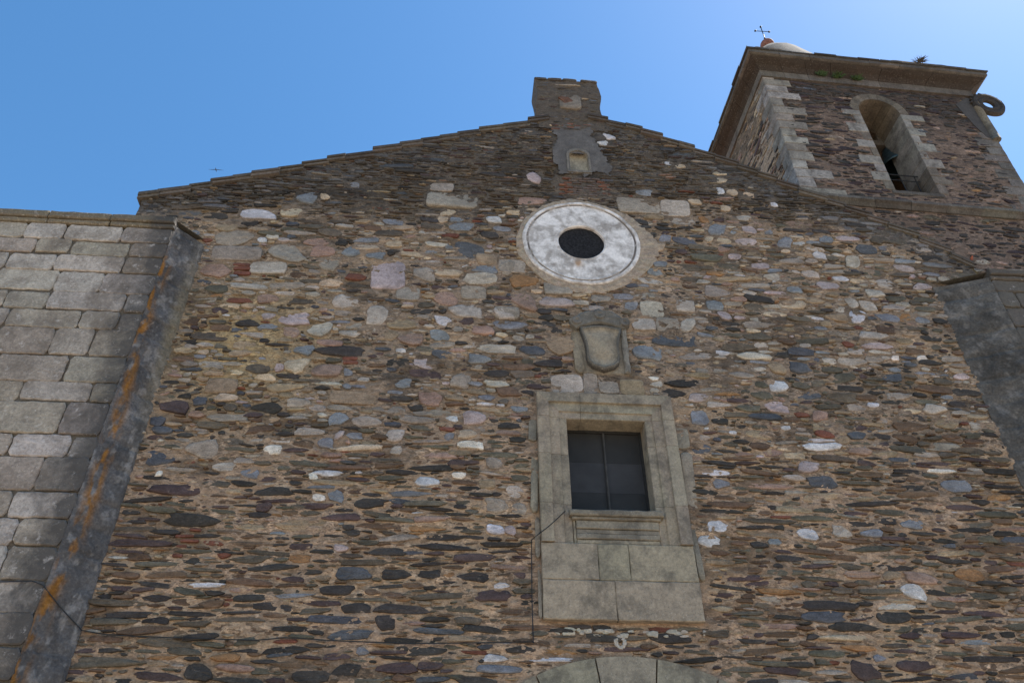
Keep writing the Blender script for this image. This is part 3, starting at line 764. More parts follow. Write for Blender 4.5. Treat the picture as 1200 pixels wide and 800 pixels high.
for i in range(120):
    j = (i + 1) % 120
    for q in range(3): fs.append((i * 4 + q, i * 4 + q + 1, j * 4 + q + 1, j * 4 + q))
b.add(V, fs, cl)
b.build("mortar_collar", M_RUB, ocu)

# ---- coat of arms
b = MB()
b.stone(FF, 2.02, 10.45, .16, 1.1, -.05, .03, (.27, .24, .185), blocky=8)
b.fbox(FF, 2.00, 2.86, 9.93, 11.05, -.05, .028, (.26, .235, .19), .02)
b.fbox(FF, 2.80, 2.90, 9.93, 11.0, -.05, .075, (.25, .24, .215), .025)
# crest with curled brackets
prof = [(1.92, 10.93), (1.90, 11.05), (2.02, 11.10), (2.10, 11.20), (2.22, 11.26), (2.34, 11.27), (2.44, 11.33), (2.54, 11.28), (2.66, 11.26), (2.78, 11.20), (2.86, 11.12), (2.98, 11.08), (2.97, 10.96),
        (2.86, 10.88), (2.78, 10.86), (2.62, 10.93), (2.44, 10.97), (2.26, 10.93), (2.10, 10.86), (2.02, 10.84)]
b.outline(FF, prof, .0, .14, (.17, .165, .15), .04, .008)
b.sweep_ring(FF, 2.44, 11.15, [(.11, .12), (.095, .165), (.05, .17), (.0, .15)], (.19, .185, .17), 16)
for u in (2.03, 2.87): b.sweep_ring(FF, u, 11.0, [(.10, .10), (.085, .155), (.045, .16), (.0, .13)], (.17, .165, .155), 14)
arms = b.build("coat_of_arms", M_GRAN, church)
b = MB()
half = [(.375, 10.88), (.345, 10.74), (.30, 10.55), (.285, 10.38), (.29, 10.22), (.265, 10.10), (.19, 10.01), (.09, 9.975), (.0, 9.935)]
ol = [(2.44 + u, v) for u, v in half] + [(2.44 - u, v) for u, v in half[-2::-1]]
top_arc = [(2.44 - .375 + .75 * i / 8, 10.86 + .075 * math.sin(math.pi * i / 8)) for i in range(1, 8)]
ol = ol + top_arc
def ring_scaled(pts, sc, d, cz=10.45):
    return [FF.p(2.44 + (u - 2.44) * sc, cz + (v - cz) * sc, d) for u, v in pts]
V, fs = [], []
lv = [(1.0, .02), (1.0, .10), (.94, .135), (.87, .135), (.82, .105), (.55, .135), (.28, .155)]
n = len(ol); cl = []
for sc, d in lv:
    V += ring_scaled(ol, sc, d); cl += [((.075, .072, .068) if sc > .95 else (.15, .145, .13) if sc > .85 else (.32, .285, .225))] * n  # side faces darkened: black lichen plus recess shadow put into the colour
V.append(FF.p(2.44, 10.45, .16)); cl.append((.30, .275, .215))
for r in range(len(lv) - 1):
    for i in range(n):
        k = (i + 1) % n; fs.append((r * n + i, r * n + k, (r + 1) * n + k, (r + 1) * n + i))
for i in range(n): fs.append(((len(lv) - 1) * n + i, (len(lv) - 1) * n + (i + 1) % n, len(lv) * n))
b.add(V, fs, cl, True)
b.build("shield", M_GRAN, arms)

# ---- window: moulded granite surround, sill, apron, casement
fr = bpy.data.objects.new("window", None); C.objects.link(fr); fr.parent = church; fr.location = (2.39 - 2.2, 0, 5.7)
bpy.context.view_layer.update()
GR = (.33, .295, .235)
b = MB()
u0, u1, v0, v1 = FRM
a0, a1, s0, s1 = WIN
def gb(*q, c=None, bev=.012): b.fbox(FF, *q, jitc(c or GR, .07), bev)
PROF = [(.0, -.42), (.0, .100), (.012, .115), (.186, .115), (.196, .072), (.348, .070), (.36, .045), (.468, .045), (.478, .035), (.478, -.42)]
def moulded(a, c, base, dirn, axis, lo_m, hi_m, col):
    """moulded block: base = outer edge, dirn towards the opening; ends mitred where lo_m / hi_m"""
    V, cl = [], []
    for end, mt_ in ((a, lo_m), (c, hi_m)):
        for o, d in PROF:
            e = end + (mt_ * o)
            x = base + dirn * o
            j = random.uniform(-.004, .004)
            V.append(FF.p(x + j, e, d) if axis == 'v' else FF.p(e, x + j, d)); cl.append(jitc(col, .06))
    n = len(PROF)
    b.add(V, [(q, q + 1, n + q + 1, n + q) for q in range(n - 1)] + [tuple(range(n)), tuple(range(2 * n - 1, n - 1, -1))], cl)
for side in (0, 1):
    ed, dr = ((u0, 1), (u1, -1))[side]
    for zz0, zz1 in ((6.83, 7.45), (7.45, 8.30 + .2 * side), (8.30 + .2 * side, 8.985)):
        moulded(zz0 + .003, zz1 - .003, ed, dr, 'v', 0, 0, jitc(GR, .10))
moulded(u0, 1.983, v1, -1, 'u', 1, 0, jitc(GR, .08))
moulded(1.988, u1, v1, -1, 'u', 0, -1, jitc(GR, .08))
for ed, dr in ((u0, 1), (u1, -1)):
    moulded(8.988, v1, ed, dr, 'v', 0, -1, jitc(GR, .08))
# irregular toothing stones beside the jambs
for (x0, x1, z0, z1) in ((1.14, 1.272, 8.55, 8.97), (1.16, 1.272, 7.3, 8.48), (1.2, 1.272, 6.6, 7.25), (1.22, 1.272, 5.72, 6.55), (3.508, 3.72, 8.5, 8.9), (3.508, 3.70, 7.33, 8.45), (3.508, 3.60, 6.3, 7.27)):
    b.stone(FF, (x0 + x1) / 2, (z0 + z1) / 2, x1 - x0, z1 - z0, -.05, .03, jitc((.27, .255, .21), .06), blocky=8)
sur = b.build("stone_surround", M_GRAN, fr)
b = MB()
def gb2(*q, c=None, bev=.012): b.fbox(FF, *q, jitc(c or GR, .06), bev)
gb2(u0, 2.085, 6.275, 6.824, -.1, .085); gb2(2.091, 2.535, 6.275, 6.824, -.1, .083); gb2(2.541, u1, 6.275, 6.824, -.1, .085)
gb2(u0, 2.29, v0, 6.269, -.1, .095); gb2(2.296, u1, v0, 6.269, -.1, .095)
gb2(1.764, 1.80, 6.83, 7.22, -.1, .06); gb2(3.03, 3.066, 6.83, 7.22, -.1, .06)
gb2(1.804, 3.026, 6.83, 6.90, -.1, .055); 
b.build("apron", M_GRAN, fr)
b = MB()
b.fbox(FF, 1.70, 3.10, 7.235, 7.33, -.35, .16, (.22, .205, .17), .015)
b.fbox(FF, 1.74, 3.06, 7.19, 7.232, -.1, .12, (.24, .22, .18), .01)
b.fbox(FF, 1.804, 3.026, 7.06, 7.187, -.1, .085, (.27, .255, .215), .01)
b.fbox(FF, 1.804, 3.026, 6.985, 7.057, -.1, .060, (.22, .205, .175), .01)
b.fbox(FF, 1.804, 3.026, 6.903, 6.982, -.1, .075, (.24, .225, .19), .01)
b.build("sill", M_GRAN, fr)
b = MB()
cx0, cx1, cz0, cz1 = 1.755, 3.035, 7.33, 8.99
yb = -.30
for q in ((cx0, cx0 + .05, cz0, cz1), (cx1 - .05, cx1, cz0, cz1), (cx0 + .05, cx1 - .05, cz0, cz0 + .05), (cx0 + .05, cx1 - .05, cz1 - .05, cz1)):
    b.fbox(FF, *q, yb - .06, yb + .02, (.03, .03, .03))
cas = b.build("casement", M_CASE, fr)
b = MB()
mid = (cx0 + cx1) / 2
b.fbox(FF, mid - .018, mid + .018, cz0 + .052, cz1 - .052, yb - .05, yb + .025, (.03, .03, .03))
b.fbox(FF, mid - .008, mid + .008, cz0 + .06, cz1 - .06, yb + .027, yb + .040, (.03, .03, .03))
b.build("mullion", plain("worn_mullion", (.06, .058, .056), .7, 0, 12, .2, .1), cas)
M_GL2 = plain("pale_glass", (.046, .045, .046), .55, 0, 4, .15, .12)  # middle panes, a slightly paler grey than the others
for x0, x1 in ((cx0 + .05, mid - .018), (mid + .018, cx1 - .05)):
    for z0, z1, mm_ in ((cz0 + .05, 7.858, M_GLASS), (7.861, 8.398, M_GL2), (8.401, cz1 - .05, M_GLASS)):
        b = MB(); b.fbox(FF, x0, x1, z0, z1, yb - .022, yb - .016, (.04, .04, .05)); b.build("pane", mm_, cas)

# ---- portal arch below
b = MB()
nv = 11
for i in range(nv):
    t0 = math.pi * i / nv + .004; t1 = math.pi * (i + 1) / nv - .004
    ol = [(ARC[0] + r * math.cos(t), ARC[1] + r * math.sin(t)) for r, ts in ((2.9, np.linspace(t0, t1, 7)), (2.15, np.linspace(t1, t0, 7))) for t in ts]
    n = len(ol); c = jitc((.30, .28, .225), .1)
    ro, ri = 2.9, 2.15
    V = [FF.p(u, v, -.5) for u, v in ol] + [FF.p(u, v, .055) for u, v in ol]
    b.add(V, [tuple(range(n, 2 * n))] + [(j, (j + 1) % n, n + (j + 1) % n, n + j) for j in range(n)], c)
for sgn in (-1, 1):
    for z0 in np.arange(0, 2.3, .46):
        x0, x1 = sorted((ARC[0] + sgn * 2.15, ARC[0] + sgn * 2.9))
        b.fbox(FF, x0, x1, z0 + .004, z0 + .456, -.5, .055, jitc((.30, .28, .225), .08), .01)
por = b.build("portal_arch", M_GRAN, church)
b = MB()
for sgn in (0, 1):
    for k in range(8):
        x0 = ARC[0] - 2.15 + sgn * 2.15 + k * .268
        xm = x0 + .13
        ht = ARC[1] + math.sqrt(max(0, 2.15 ** 2 - (xm - ARC[0]) ** 2)) - .02
        b.fbox(FF, x0 + .003, x0 + .265, .02, ht, -.42, -.34, jitc((.10, .06, .035), .2))
b.build("door", M_WOOD, por)
b = MB()      # light patches of mortar under the apron
for _ in range(26):
    x = random.uniform(1.45, 3.5); z = 5.58 + random.uniform(-.05, .05)
    b.stone(FF, x, z, random.uniform(.06, .2), random.uniform(.03, .09), -.05, random.uniform(.01, .026), jitc((.46, .43, .37), .15))
b.build("mortar_dab", M_PLAST, church); b = MB()
for t in np.linspace(.2, 6.0, 11):
    b.stone(FF, 2.31 + .06 * math.cos(t), 5.44 + .07 * math.sin(t), .06, .06, -.05, .026, (.46, .43, .38))
b.build("mortar_dab", M_PLAST, church)

# ------------------------------------------------------------------ left and right buttresses
def buttress(name, label, jx, fx, fy, far, ztop, corn_b, courses, seed, orange, pale):
    random.seed(seed)
    t = empty(name, label, "buttress", (fx, fy, 0))
    d = 1 if far > fx else -1
    y0 = -abs(fy)
    Fr = Frame((fx, y0, 0), (d, 0, 0), (0, 0, 1), (0, -1, 0))
    ln = abs(far - fx)
    # mortar backing
    bb = MB()
    us = np.arange(0, ln + .01, .08); zs = np.arange(0, corn_b + .01, .08)
    U, Z = np.meshgrid(us, zs)
    n_ = (fbm(U * 5, Z * 5, seed, 3) - .5) * .03 - .022
    bb.grid(np.stack([Fr.o[0] + d * U, y0 - n_, Z], -1), np.array((.12, .105, .085)))
    bb.add([(fx, y0, ztop - .03), (far, y0, ztop - .03), (far, 1.0, ztop - .03), (jx, 1.0, ztop - .03), (jx, 0.02, ztop - .03)], [(0, 1, 2, 3, 4)], (.1, .1, .09))
    bb.add([(far, y0, 0), (far, 3, 0), (far, 3, ztop - .03), (far, y0, ztop - .03)], [(0, 1, 2, 3)], (.15, .14, .12))
    bb.add([(far, 1.0, 0), (jx, 1.0, 0), (jx, 1.0, ztop - .03), (far, 1.0, ztop - .03)], [(0, 1, 2, 3)], (.15, .14, .12))
    bb.build("core", M_RUB, t)
    # ashlar front
    bb = MB()
    for ci in range(len(courses) - 1):
        z1, z0 = courses[ci], courses[ci + 1]
        u = 0.0
        first = True
        while u < ln:
            w = random.uniform(.52, 1.25)
            if first: w = random.choice((.35, .62, .85))
            ue = min(ln, u + w)
            if ue - u > .1:
                c = random.choice(((.30, .285, .26), (.32, .30, .275), (.265, .245, .21), (.28, .255, .22), (.34, .325, .305)))
                if pale: c = tuple(q * 1.25 for q in c)
                if first and not pale: kk = random.uniform(.55, .95); c = tuple(q * kk for q in c)
                sag = random.uniform(-.018, .018)
                g_ = lambda: random.choice((.003, .006, .010, .018)) * random.uniform(.7, 1.2)
                us_, ue_ = u + (g_() if not first else 0), ue - g_()
                sl = random.uniform(-.012, .012)
                su, sv = max(3, int((ue_ - us_) / .07)), max(3, int((z1 - z0) / .07))
                za, zb = z0 + g_() + sag, z1 - g_() + sag
                ol = [(us_ + (ue_ - us_) * q / su, za) for q in range(su)] + [(ue_, za + (zb - za) * q / sv) for q in range(sv)] + [(ue_ - (ue_ - us_) * q / su, zb) for q in range(su)] + [(us_, zb - (zb - za) * q / sv) for q in range(sv)]
                ol = [(p_ + (.5 - (p_ - us_) / (ue_ - us_)) * (.07 if (abs(q_ - za) < 1e-6 or abs(q_ - zb) < 1e-6) and (p_ - us_ < 1e-6 or ue_ - p_ < .01) else 0), q_ + sl * ((p_ - us_) / (ue_ - us_) - .5)) for p_, q_ in ol]
                bb.outline(Fr, ol, -.05, random.uniform(.0, .024), jitc(c, .08), .016, jit=.009, dome=random.uniform(-.004, .008))
            u = ue; first = False
    bb.build("ashlar", M_BUTT, t)
    # splayed, weathered flank with lichen
    bb = MB()
    L_ = math.hypot(jx - fx, y0)
    nu_ = 30
    zs = np.arange(0, corn_b + .10, .035)
    uu = np.linspace(0, 1, nu_)
    U, Z = np.meshgrid(uu, zs)
    nx, ny = (0 - y0), -(jx - fx)
    nl = math.hypot(nx, ny); nx, ny = nx / nl, ny / nl
    if ny > 0: nx, ny = -nx, -ny
    k_ = np.sin(np.pi * U)
    dn = ((fbm(U * L_ * 5, Z * 4, seed + 3, 4) - .5) * .09 + (fbm(U * L_ * 1.5, Z * 1.0, seed + 4, 2) - .5) * .10) * np.clip(k_ * 2.5, 0.12, 1) * np.clip((corn_b - Z) / .3, .05, 1)
    cz_ = np.array(courses)
    ci_ = np.searchsorted(-cz_, -Z)
    dn = dn + (vnoise(ci_ * 1.0, 0 * Z + seed, seed + 20) - .5) * .04 * np.clip(k_ * 3, 0, 1)
    dj = np.min(np.abs(Z[..., None] - cz_[None, None, :]), -1)
    dn = dn - .02 * np.exp(-(dj / .03) ** 2) * sstep(.35, .5, fbm(U * 2, Z * 3, seed + 22, 2))
    P = np.stack([fx + (jx - fx) * U + nx * dn, y0 - y0 * U + ny * dn, Z], -1)
    base = np.array((.105, .105, .108)) if not pale else np.array((.105, .105, .102))
    var = fbm(U * L_ * 3, Z * 2.0, seed + 5, 5)
    col = base * (.45 + .9 * var[..., None] + .4 * (vnoise(ci_ * 1.0, 0 * Z + 3, seed + 21) - .3)[..., None])
    wl = sstep(.60, .68, fbm(U * L_ * 11 + 4, Z * 7, seed + 6, 4))
    col = col + (np.array((.30, .30, .30)) - col) * (wl * (.25 if pale else .5))[..., None]
    if orange:
        om = np.exp(-((U - (.17 + .12 * np.sin(Z * .9 + 1))) / .16) ** 2) * sstep(.40, .62, fbm(U * L_ * 12, Z * 4.2, seed + 9, 5)) * (1 - sstep(11.4, 12.2, Z))
        col = col + (np.array((.27, .125, .022)) - col) * (om * .95)[..., None]
        tan = sstep(.55, .85, U) * np.exp(-((Z - 10.5) / 1.6) ** 2)
        col = col + (np.array((.20, .175, .12)) - col) * (tan * .75)[..., None]
    bb.grid(P, col)
    bb.build("splayed_flank", masonry(name + "_flank_stone", fine=26, var=.4, bump=.8, lich=.15 if pale else .3, lich_col=(.24, .24, .24), lich_scale=26), t)
    # cornice
    bb = MB()
    u = -.01; 
    while u < ln:
        ue = min(ln, u + random.uniform(.8, 1.25))
        c = jitc((.13, .115, .085) if not pale else (.24, .215, .16), .15)
        bb.fbox(Fr, u + .008, ue - .008, corn_b + .10, ztop, -.6, .09, c, .02)
        bb.fbox(Fr, u + .008, ue - .008, corn_b, corn_b + .097, -.6, .05, tuple(q * 1.2 for q in c), .02)
        u = ue
    bb.build("cornice", M_BUTT, t)
    return t

CZ = [12.44, 12.06, 11.72, 11.34, 10.87, 10.48, 10.09, 9.55, 9.05, 8.68, 8.12, 7.74, 7.20, 6.80, 6.40, 5.94, 5.51, 5.10, 4.70, 4.2, 3.7, 3.2, 2.7, 2.2, 1.6, 1.0, .5, 0]
buttress("stone_buttress", "grey granite ashlar buttress with an orange lichen streak down its splayed flank", -4.72, -5.15, -.45, -12.5, 12.69, 12.44, CZ, 3, True, False)
CZ2 = [12.24, 11.95, 11.55, 11.1, 10.6, 10.1, 9.6, 9.1, 8.5, 8, 7.5, 7, 6.5, 6, 5.5, 5, 4.5, 4, 3.5, 3, 2.5, 2, 1.5, 1, .5, 0]
buttress("stone_buttress", "pale ashlar buttress with a dark splayed flank beneath the bell tower", 9.01, 9.94, -.36, 15.5, 12.48, 12.24, CZ2, 5, False, True)

# ------------------------------------------------------------------ bell tower
TW, TD = 5.86, 5.8
tower = empty("bell_tower", "square rubble bell tower with pale granite quoins, arched bell opening and deep cornice", "tower", (7.70, 1.0, 0), math.radians(2.2))
bpy.context.view_layer.update()
random.seed(21)
FT0 = Frame((0, 0, 0), (1, 0, 0), (0, 0, 1), (0, -1, 0))          # front face, tower's own frame
FTL = Frame((0, TD, 0), (0, -1, 0), (0, 0, 1), (-1, 0, 0))         # left face, u runs towards the front corner
B0, B1, BS, BP = 2.36, 3.46, 16.50, 19.62                            # bell opening
BR = (B1 - B0) / 2; BC = (B0 + B1) / 2
ZT = 21.0
def in_bell(U, Z, g=0.0):
    return ((U > B0 - g) & (U < B1 + g) & (Z > BS - g * .0) & (Z < BP)) | (((U - BC) ** 2 + (Z - BP) ** 2 < (BR + g) ** 2) & (Z >= BP))
def tower_face(F, wd_, z0, bell, seed, palette, mcol):
    bb = MB()
    us = np.arange(0, wd_ + .001, .06); us[-1] = wd_; zs = np.arange(z0, ZT + .05, .06)
    U, Z = np.meshgrid(us, zs)
    n_ = (fbm(U * 6, Z * 9, seed, 3) - .5) * .05 + (fbm(U * 1.3, Z * 1.3, seed + 1, 2) - .5) * .04
    n_ = n_ * np.clip(np.minimum(U, wd_ - U) / .15, .0, 1)
    P = F.o + U[..., None] * F.u + Z[..., None] * F.v + n_[..., None] * F.n
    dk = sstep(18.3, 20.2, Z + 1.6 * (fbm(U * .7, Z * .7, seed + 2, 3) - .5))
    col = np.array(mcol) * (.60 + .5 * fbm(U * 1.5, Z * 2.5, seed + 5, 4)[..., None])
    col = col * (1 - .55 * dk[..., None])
    mask = None
    if bell:
        uc = (U[:-1, :-1] + U[1:, 1:]) / 2; zc = (Z[:-1, :-1] + Z[1:, 1:]) / 2
        mask = ~in_bell(uc, zc, .10)
    bb.grid(P, col, mask)
    def ok(UU, ZZ):
        o = (UU > .3) & (UU < wd_ - .3) & (ZZ < 20.72)
        if bell: o &= ~in_bell(UU, ZZ, .22) & ~((abs(ZZ - 15.94) < .16))
        return o
    pk = Packer(0, wd_, z0, 20.8, ok)
    for tries, w0, w1, h0, h1 in ((1500, .3, .66, .08, .15), (6000, .18, .44, .055, .11), (15000, .09, .26, .03, .06), (14000, .05, .13, .02, .04)):
        for _ in range(tries):
            x, z = random.uniform(.3, wd_ - .3), random.uniform(z0, 20.7)
            w, h = random.uniform(w0, w1), random.uniform(h0, h1)
            if not pk.fits(x, z, w, h + .01, .12): continue
            if random.random() > .62 + .7 * (float(fbm(x * .8, z * .8, seed + 7, 2)) - .3) + (.3 if z > 18.8 else 0): continue
            bb.stone(F, x, z, w, h, -.06, random.uniform(.0, .022), jitc(PAL[pick(palette)], .2), rot=random.gauss(0, .06)); pk.take(x, z, w * .95, h * .95)
    return bb
W_TW = [('S', 60), ('Y', 30), ('D', 4), ('N', 5), ('K', 4), ('T', 2), ('O', 1), ('G', 2)]
PAL['Y'] = (.052, .040, .044)
W_TL = [('N', 20), ('T', 20), ('K', 10), ('S', 16), ('G', 14), ('L', 8), ('C', 6), ('O', 3), ('U', 6)]
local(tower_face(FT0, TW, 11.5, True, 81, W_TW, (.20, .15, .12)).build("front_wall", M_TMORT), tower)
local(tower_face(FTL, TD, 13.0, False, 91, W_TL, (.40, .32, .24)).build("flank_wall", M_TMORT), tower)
b = MB()    # right and back walls, with openings left for the bells, and the floor and vault between
col = (.25, .21, .16)
b.box(TW - .03, TW, 0.0, 2.2, 11, ZT, col); b.box(TW - .8, TW - .03, .9, 2.2, 11, ZT, col)
b.box(TW - .8, TW, 3.6, TD, 11, ZT, col); b.box(TW - .8, TW, 2.2, 3.6, 11, 16.5, col); b.box(TW - .8, TW, 2.2, 3.6, 19.9, ZT, col)
b.box(.02, 2.3, TD - .8, TD, 11, ZT, col); b.box(3.5, TW - .8, TD - .8, TD, 11, ZT, col); b.box(2.3, 3.5, TD - .8, TD, 11, 16.5, col); b.box(2.3, 3.5, TD - .8, TD, 19.9, ZT, col)
b.box(.8, TW - .8, .95, TD - .8, 16.3, 16.48, (.2, .18, .15))
b.box(.02, TW - .02, .02, TD - .02, 20.78, 20.98, (.2, .16, .12))
b.box(.03, .5, .9, TD - .8, 13, ZT - .25, col)
local(b.build("inner_wall", M_TOWER), tower)
# quoins
b = MB(); b2 = MB()
random.seed(33)
z = 13.2; i = 0
while z < 20.72:
    h = random.uniform(.27, .36)
    z1 = min(z + h, 20.74)
    wl = random.uniform(.55, 1.2) if i % 2 else random.uniform(.28, .6)
    wf = random.uniform(.30, .42) if i % 2 else random.uniform(.5, .75)
    c = jitc(random.choice(((.36, .345, .325), (.40, .385, .365), (.28, .26, .23), (.32, .295, .26))), .08)
    b.fbox(FT0, -.012, wl, z + .006, z1 - .006, -.2, .018, c, .014)
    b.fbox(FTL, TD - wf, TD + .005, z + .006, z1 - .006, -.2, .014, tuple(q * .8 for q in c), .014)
    wr = random.uniform(.55, .8) if i % 2 else random.uniform(.35, .5)
    cr_ = jitc((.19, .175, .165), .12)
    if z < 18.9: b2.fbox(FT0, TW - wr, TW + .012, z + .006, z1 - .006, -.2, .018, cr_, .014)
    z = z1; i += 1
local(b.build("quoins", M_TGRAN), tower); local(b2.build("quoins", M_TGRAN), tower)
# bell opening surround: jamb blocks and voussoirs with the full reveal
b = MB()
random.seed(35)
for side in (0, 1):
    z = BS - .0; i = 0
    while z < BP - .02:
        z1 = min(z + random.uniform(.28, .36), BP)
        w = random.uniform(.42, .62) if i % 2 else random.uniform(.16, .26)
        c = jitc((.30, .285, .265) if random.random() < .65 else (.19, .165, .14), .12)
        if side == 0: b.fbox(FT0, B0 - w, B0, z + .004, z1 - .004, -.9, .02, c, .012)
        else: b.fbox(FT0, B1, B1 + w, z + .004, z1 - .004, -.9, .02, c, .012)
        z = z1; i += 1
nv = 9
for i in range(nv):
    t0 = math.pi * i / nv + .006; t1 = math.pi * (i + 1) / nv - .006
    ol = [(BC + r * math.cos(t), BP + r * math.sin(t)) for r, ts in ((BR + .24, np.linspace(t0, t1, 4)), (BR, np.linspace(t1, t0, 4))) for t in ts]
    n = len(ol)
    V = [FT0.p(u, v, -.9) for u, v in ol] + [FT0.p(u, v, .02) for u, v in ol]
    b.add(V, [tuple(range(n, 2 * n))] + [(j, (j + 1) % n, n + (j + 1) % n, n + j) for j in range(n)], jitc((.17, .145, .115), .15))
b.fbox(FT0, B0 - .1, B1 + .1, BS - .14, BS, -.9, .03, (.12, .11, .10), .02)
local(b.build("bell_opening", M_TGRAN), tower)
b = MB()
yb_ = .35
b.tube([(B0 + .02, yb_, 17.55), (B1 - .02, yb_, 17.55)], .016, (.03, .03, .03))
b.tube([(B0 + .02, yb_, 17.35), (B1 - .02, yb_, 17.35)], .012, (.03, .03, .03))
for u in (B1 - .12, B1 - .5): b.tube([(u, yb_, BS), (u, yb_, 17.57)], .014, (.03, .03, .03))
local(b.build("iron_rail", M_IRON), tower)

def band(bb, prof, z0, segs, colf, inset=0.0):
    """moulding that runs round the tower: prof = (projection, height)"""
    random.seed(int(z0 * 10))
    def corner(i, pr):
        return ((-pr, -pr), (TW + pr, -pr), (TW + pr, TD + pr), (-pr, TD + pr))[i]
    for i in range(4):
        a, c = corner(i, 0), corner((i + 1) % 4, 0)
        k = segs
        for s_ in range(k):
            t0, t1 = s_ / k, (s_ + 1) / k
            col = colf()
            dz = random.uniform(-.012, .012) if prof[1][0] < .4 else random.uniform(-.03, .03); dpr = 0 if prof[1][0] < .4 else random.uniform(-.03, .02)
            V = []
            for t, e in ((t0, .004), (t1, -.004)):
                for pr, h in prof:
                    pr = pr + (dpr if pr > .2 and 0 < s_ < k - 1 else 0)
                    A, B = corner(i, pr), corner((i + 1) % 4, pr)
                    tt = t
                    x = A[0] + (B[0] - A[0]) * tt; y = A[1] + (B[1] - A[1]) * tt
                    dx, dy = (B[0] - A[0]), (B[1] - A[1]); l = math.hypot(dx, dy)
                    ee = e if 0 < tt < 1 else 0
                    V.append((x + dx / l * ee, y + dy / l * ee, z0 + h + (dz if 0 < h else 0)))
            n = len(prof)
            fs = [(q, q + 1, n + q + 1, n + q) for q in range(n - 1)] + [tuple(range(n)), tuple(range(2 * n - 1, n - 1, -1))]
            bb.add(V, fs, col)
b = MB()
band(b, [(-.2, 0), (.05, 0), (.05, .26), (-.2, .26)], 20.74, 9, lambda: jitc((.15, .135, .12), .3))
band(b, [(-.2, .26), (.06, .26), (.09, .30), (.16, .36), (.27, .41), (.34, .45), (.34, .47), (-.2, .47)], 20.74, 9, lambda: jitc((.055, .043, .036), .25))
band(b, [(-.2, .475), (.37, .475), (.42, .50), (.42, .62), (-.2, .62)], 20.74, 8, lambda: jitc((.13, .118, .105), .35))
band(b, [(-.2, .625), (.46, .625), (.46, .68), (-.2, .69)], 20.74, 11, lambda: jitc((.07, .066, .06), .3))
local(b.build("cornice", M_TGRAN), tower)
b = MB()
band(b, [(-.1, 0), (.04, .0), (.10, .08), (.16, .12), (.16, .20), (.06, .26), (-.1, .26)], 15.80, 7, lambda: jitc((.14, .13, .118), .2))
local(b.build("string_course", M_TGRAN), tower)
b = MB()    # broken stones left on top of the cornice
for q, c in (((5.0, 5.38, 21.44, 21.70, -.3, .34), (.13, .11, .095)), ((-.2, .55, 21.44, 21.52, -.4, .42), (.20, .17, .14)), ((3.6, 4.9, 21.44, 21.50, -.5, .44), (.34, .32, .29))):
    b = MB(); b.fbox(FT0, *q, c, .03)
    local(b.build("loose_coping_stone", M_TGRAN), tower)
b = MB()    # octagonal cap roof
prof = [(2.9, 21.4), (2.2, 22.8), (1.5, 24.7), (.95, 26.1), (.5, 26.85), (.2, 27.1), (0, 27.12)]
b.lathe((TW / 2 - .32, TD / 2, 0), prof, (.075, .072, .068), 20)
local(b.build("spire", M_PLAST), tower)
# corner recess with a stone colonnette and ring head
b = MB()
b.prism(FT0, [(TW - .62, 20.30), (TW - .2, 20.66), (TW + .02, 20.6), (TW + .02, 18.85), (TW - .26, 18.95), (TW - .42, 19.4)], -.02, .028, (.085, .08, .078))
col = local(b.build("corner_panel", M_PLAST), tower)
b = MB()
b.tube([(TW - .04, -.02, 18.85), (TW - .04, -.03, 19.3), (TW - .04, -.03, 20.4)], [.12, .105, .10], (.21, .20, .17), 12)
local(b.build("colonnette", M_TGRAN), tower)
b = MB()
nr = 28
cxr, czr = TW + .30, 20.36
prof = [(.16, -.03), (.16, .05), (.22, .08), (.30, .05), (.35, .09), (.42, .08), (.45, .02), (.45, -.03)]
Fr_ = Frame((0, -.05, 0), (1, 0, 0), (0, 0, 1), (0, -1, 0))
b.sweep_ring(Fr_, cxr, czr, prof + [prof[0]], (.05, .047, .045), nr)
for i in range(9):
    t = math.radians(25 + 150 * i / 8)
    u, v = cxr + .46 * math.cos(t), czr + .46 * math.sin(t)
    b.stone(Fr_, u, v, .08, .07, -.04, .05, (.06, .055, .05), blocky=3)
local(b.build("stone_ring", M_RUB), tower)
b = MB()
b.stone(FT0, 3.42, 14.35, .07, .22, -.03, .04, (.34, .10, .05), blocky=2, rot=-.3)
local(b.build("red_tile_shard", M_RUB), tower)

# ------------------------------------------------------------------ bell
bell = empty("bell", "dark bronze bell hanging inside the arched tower opening", "bell", (11.30, 2.15, 18.75))
b = MB()
prof = [(.40, 0), (.42, .02), (.39, .10), (.33, .22), (.28, .38), (.25, .55), (.22, .66), (.13, .72), (0, .74)]
b.lathe((11.30, 2.15, 18.75), prof, (.05, .07, .08), 28)
b.lathe((11.30, 2.15, 18.75), [(.38, .01), (.25, .3), (.2, .6), (0, .66)], (.03, .04, .04), 28)
bb_ = b.build("bell_body", M_BRONZE, bell)
b = MB()
b.box(10.35, 12.15, 2.02, 2.28, 19.50, 19.70, (.1, .08, .06)); b.box(11.0, 11.6, 2.03, 2.27, 19.70, 19.95, (.1, .08, .06))
b.build("yoke", M_WOOD, bell)
b = MB()
b.tube([(11.30, 2.15, 19.4), (11.30, 2.15, 18.72)], [.02, .02], (.03, .03, .03)); b.lathe((11.30, 2.15, 18.66), [(0, -.06), (.05, -.03), (.06, .0), (.04, .05), (0, .07)], (.03, .03, .03), 12)
b.build("clapper", M_IRON, bell)

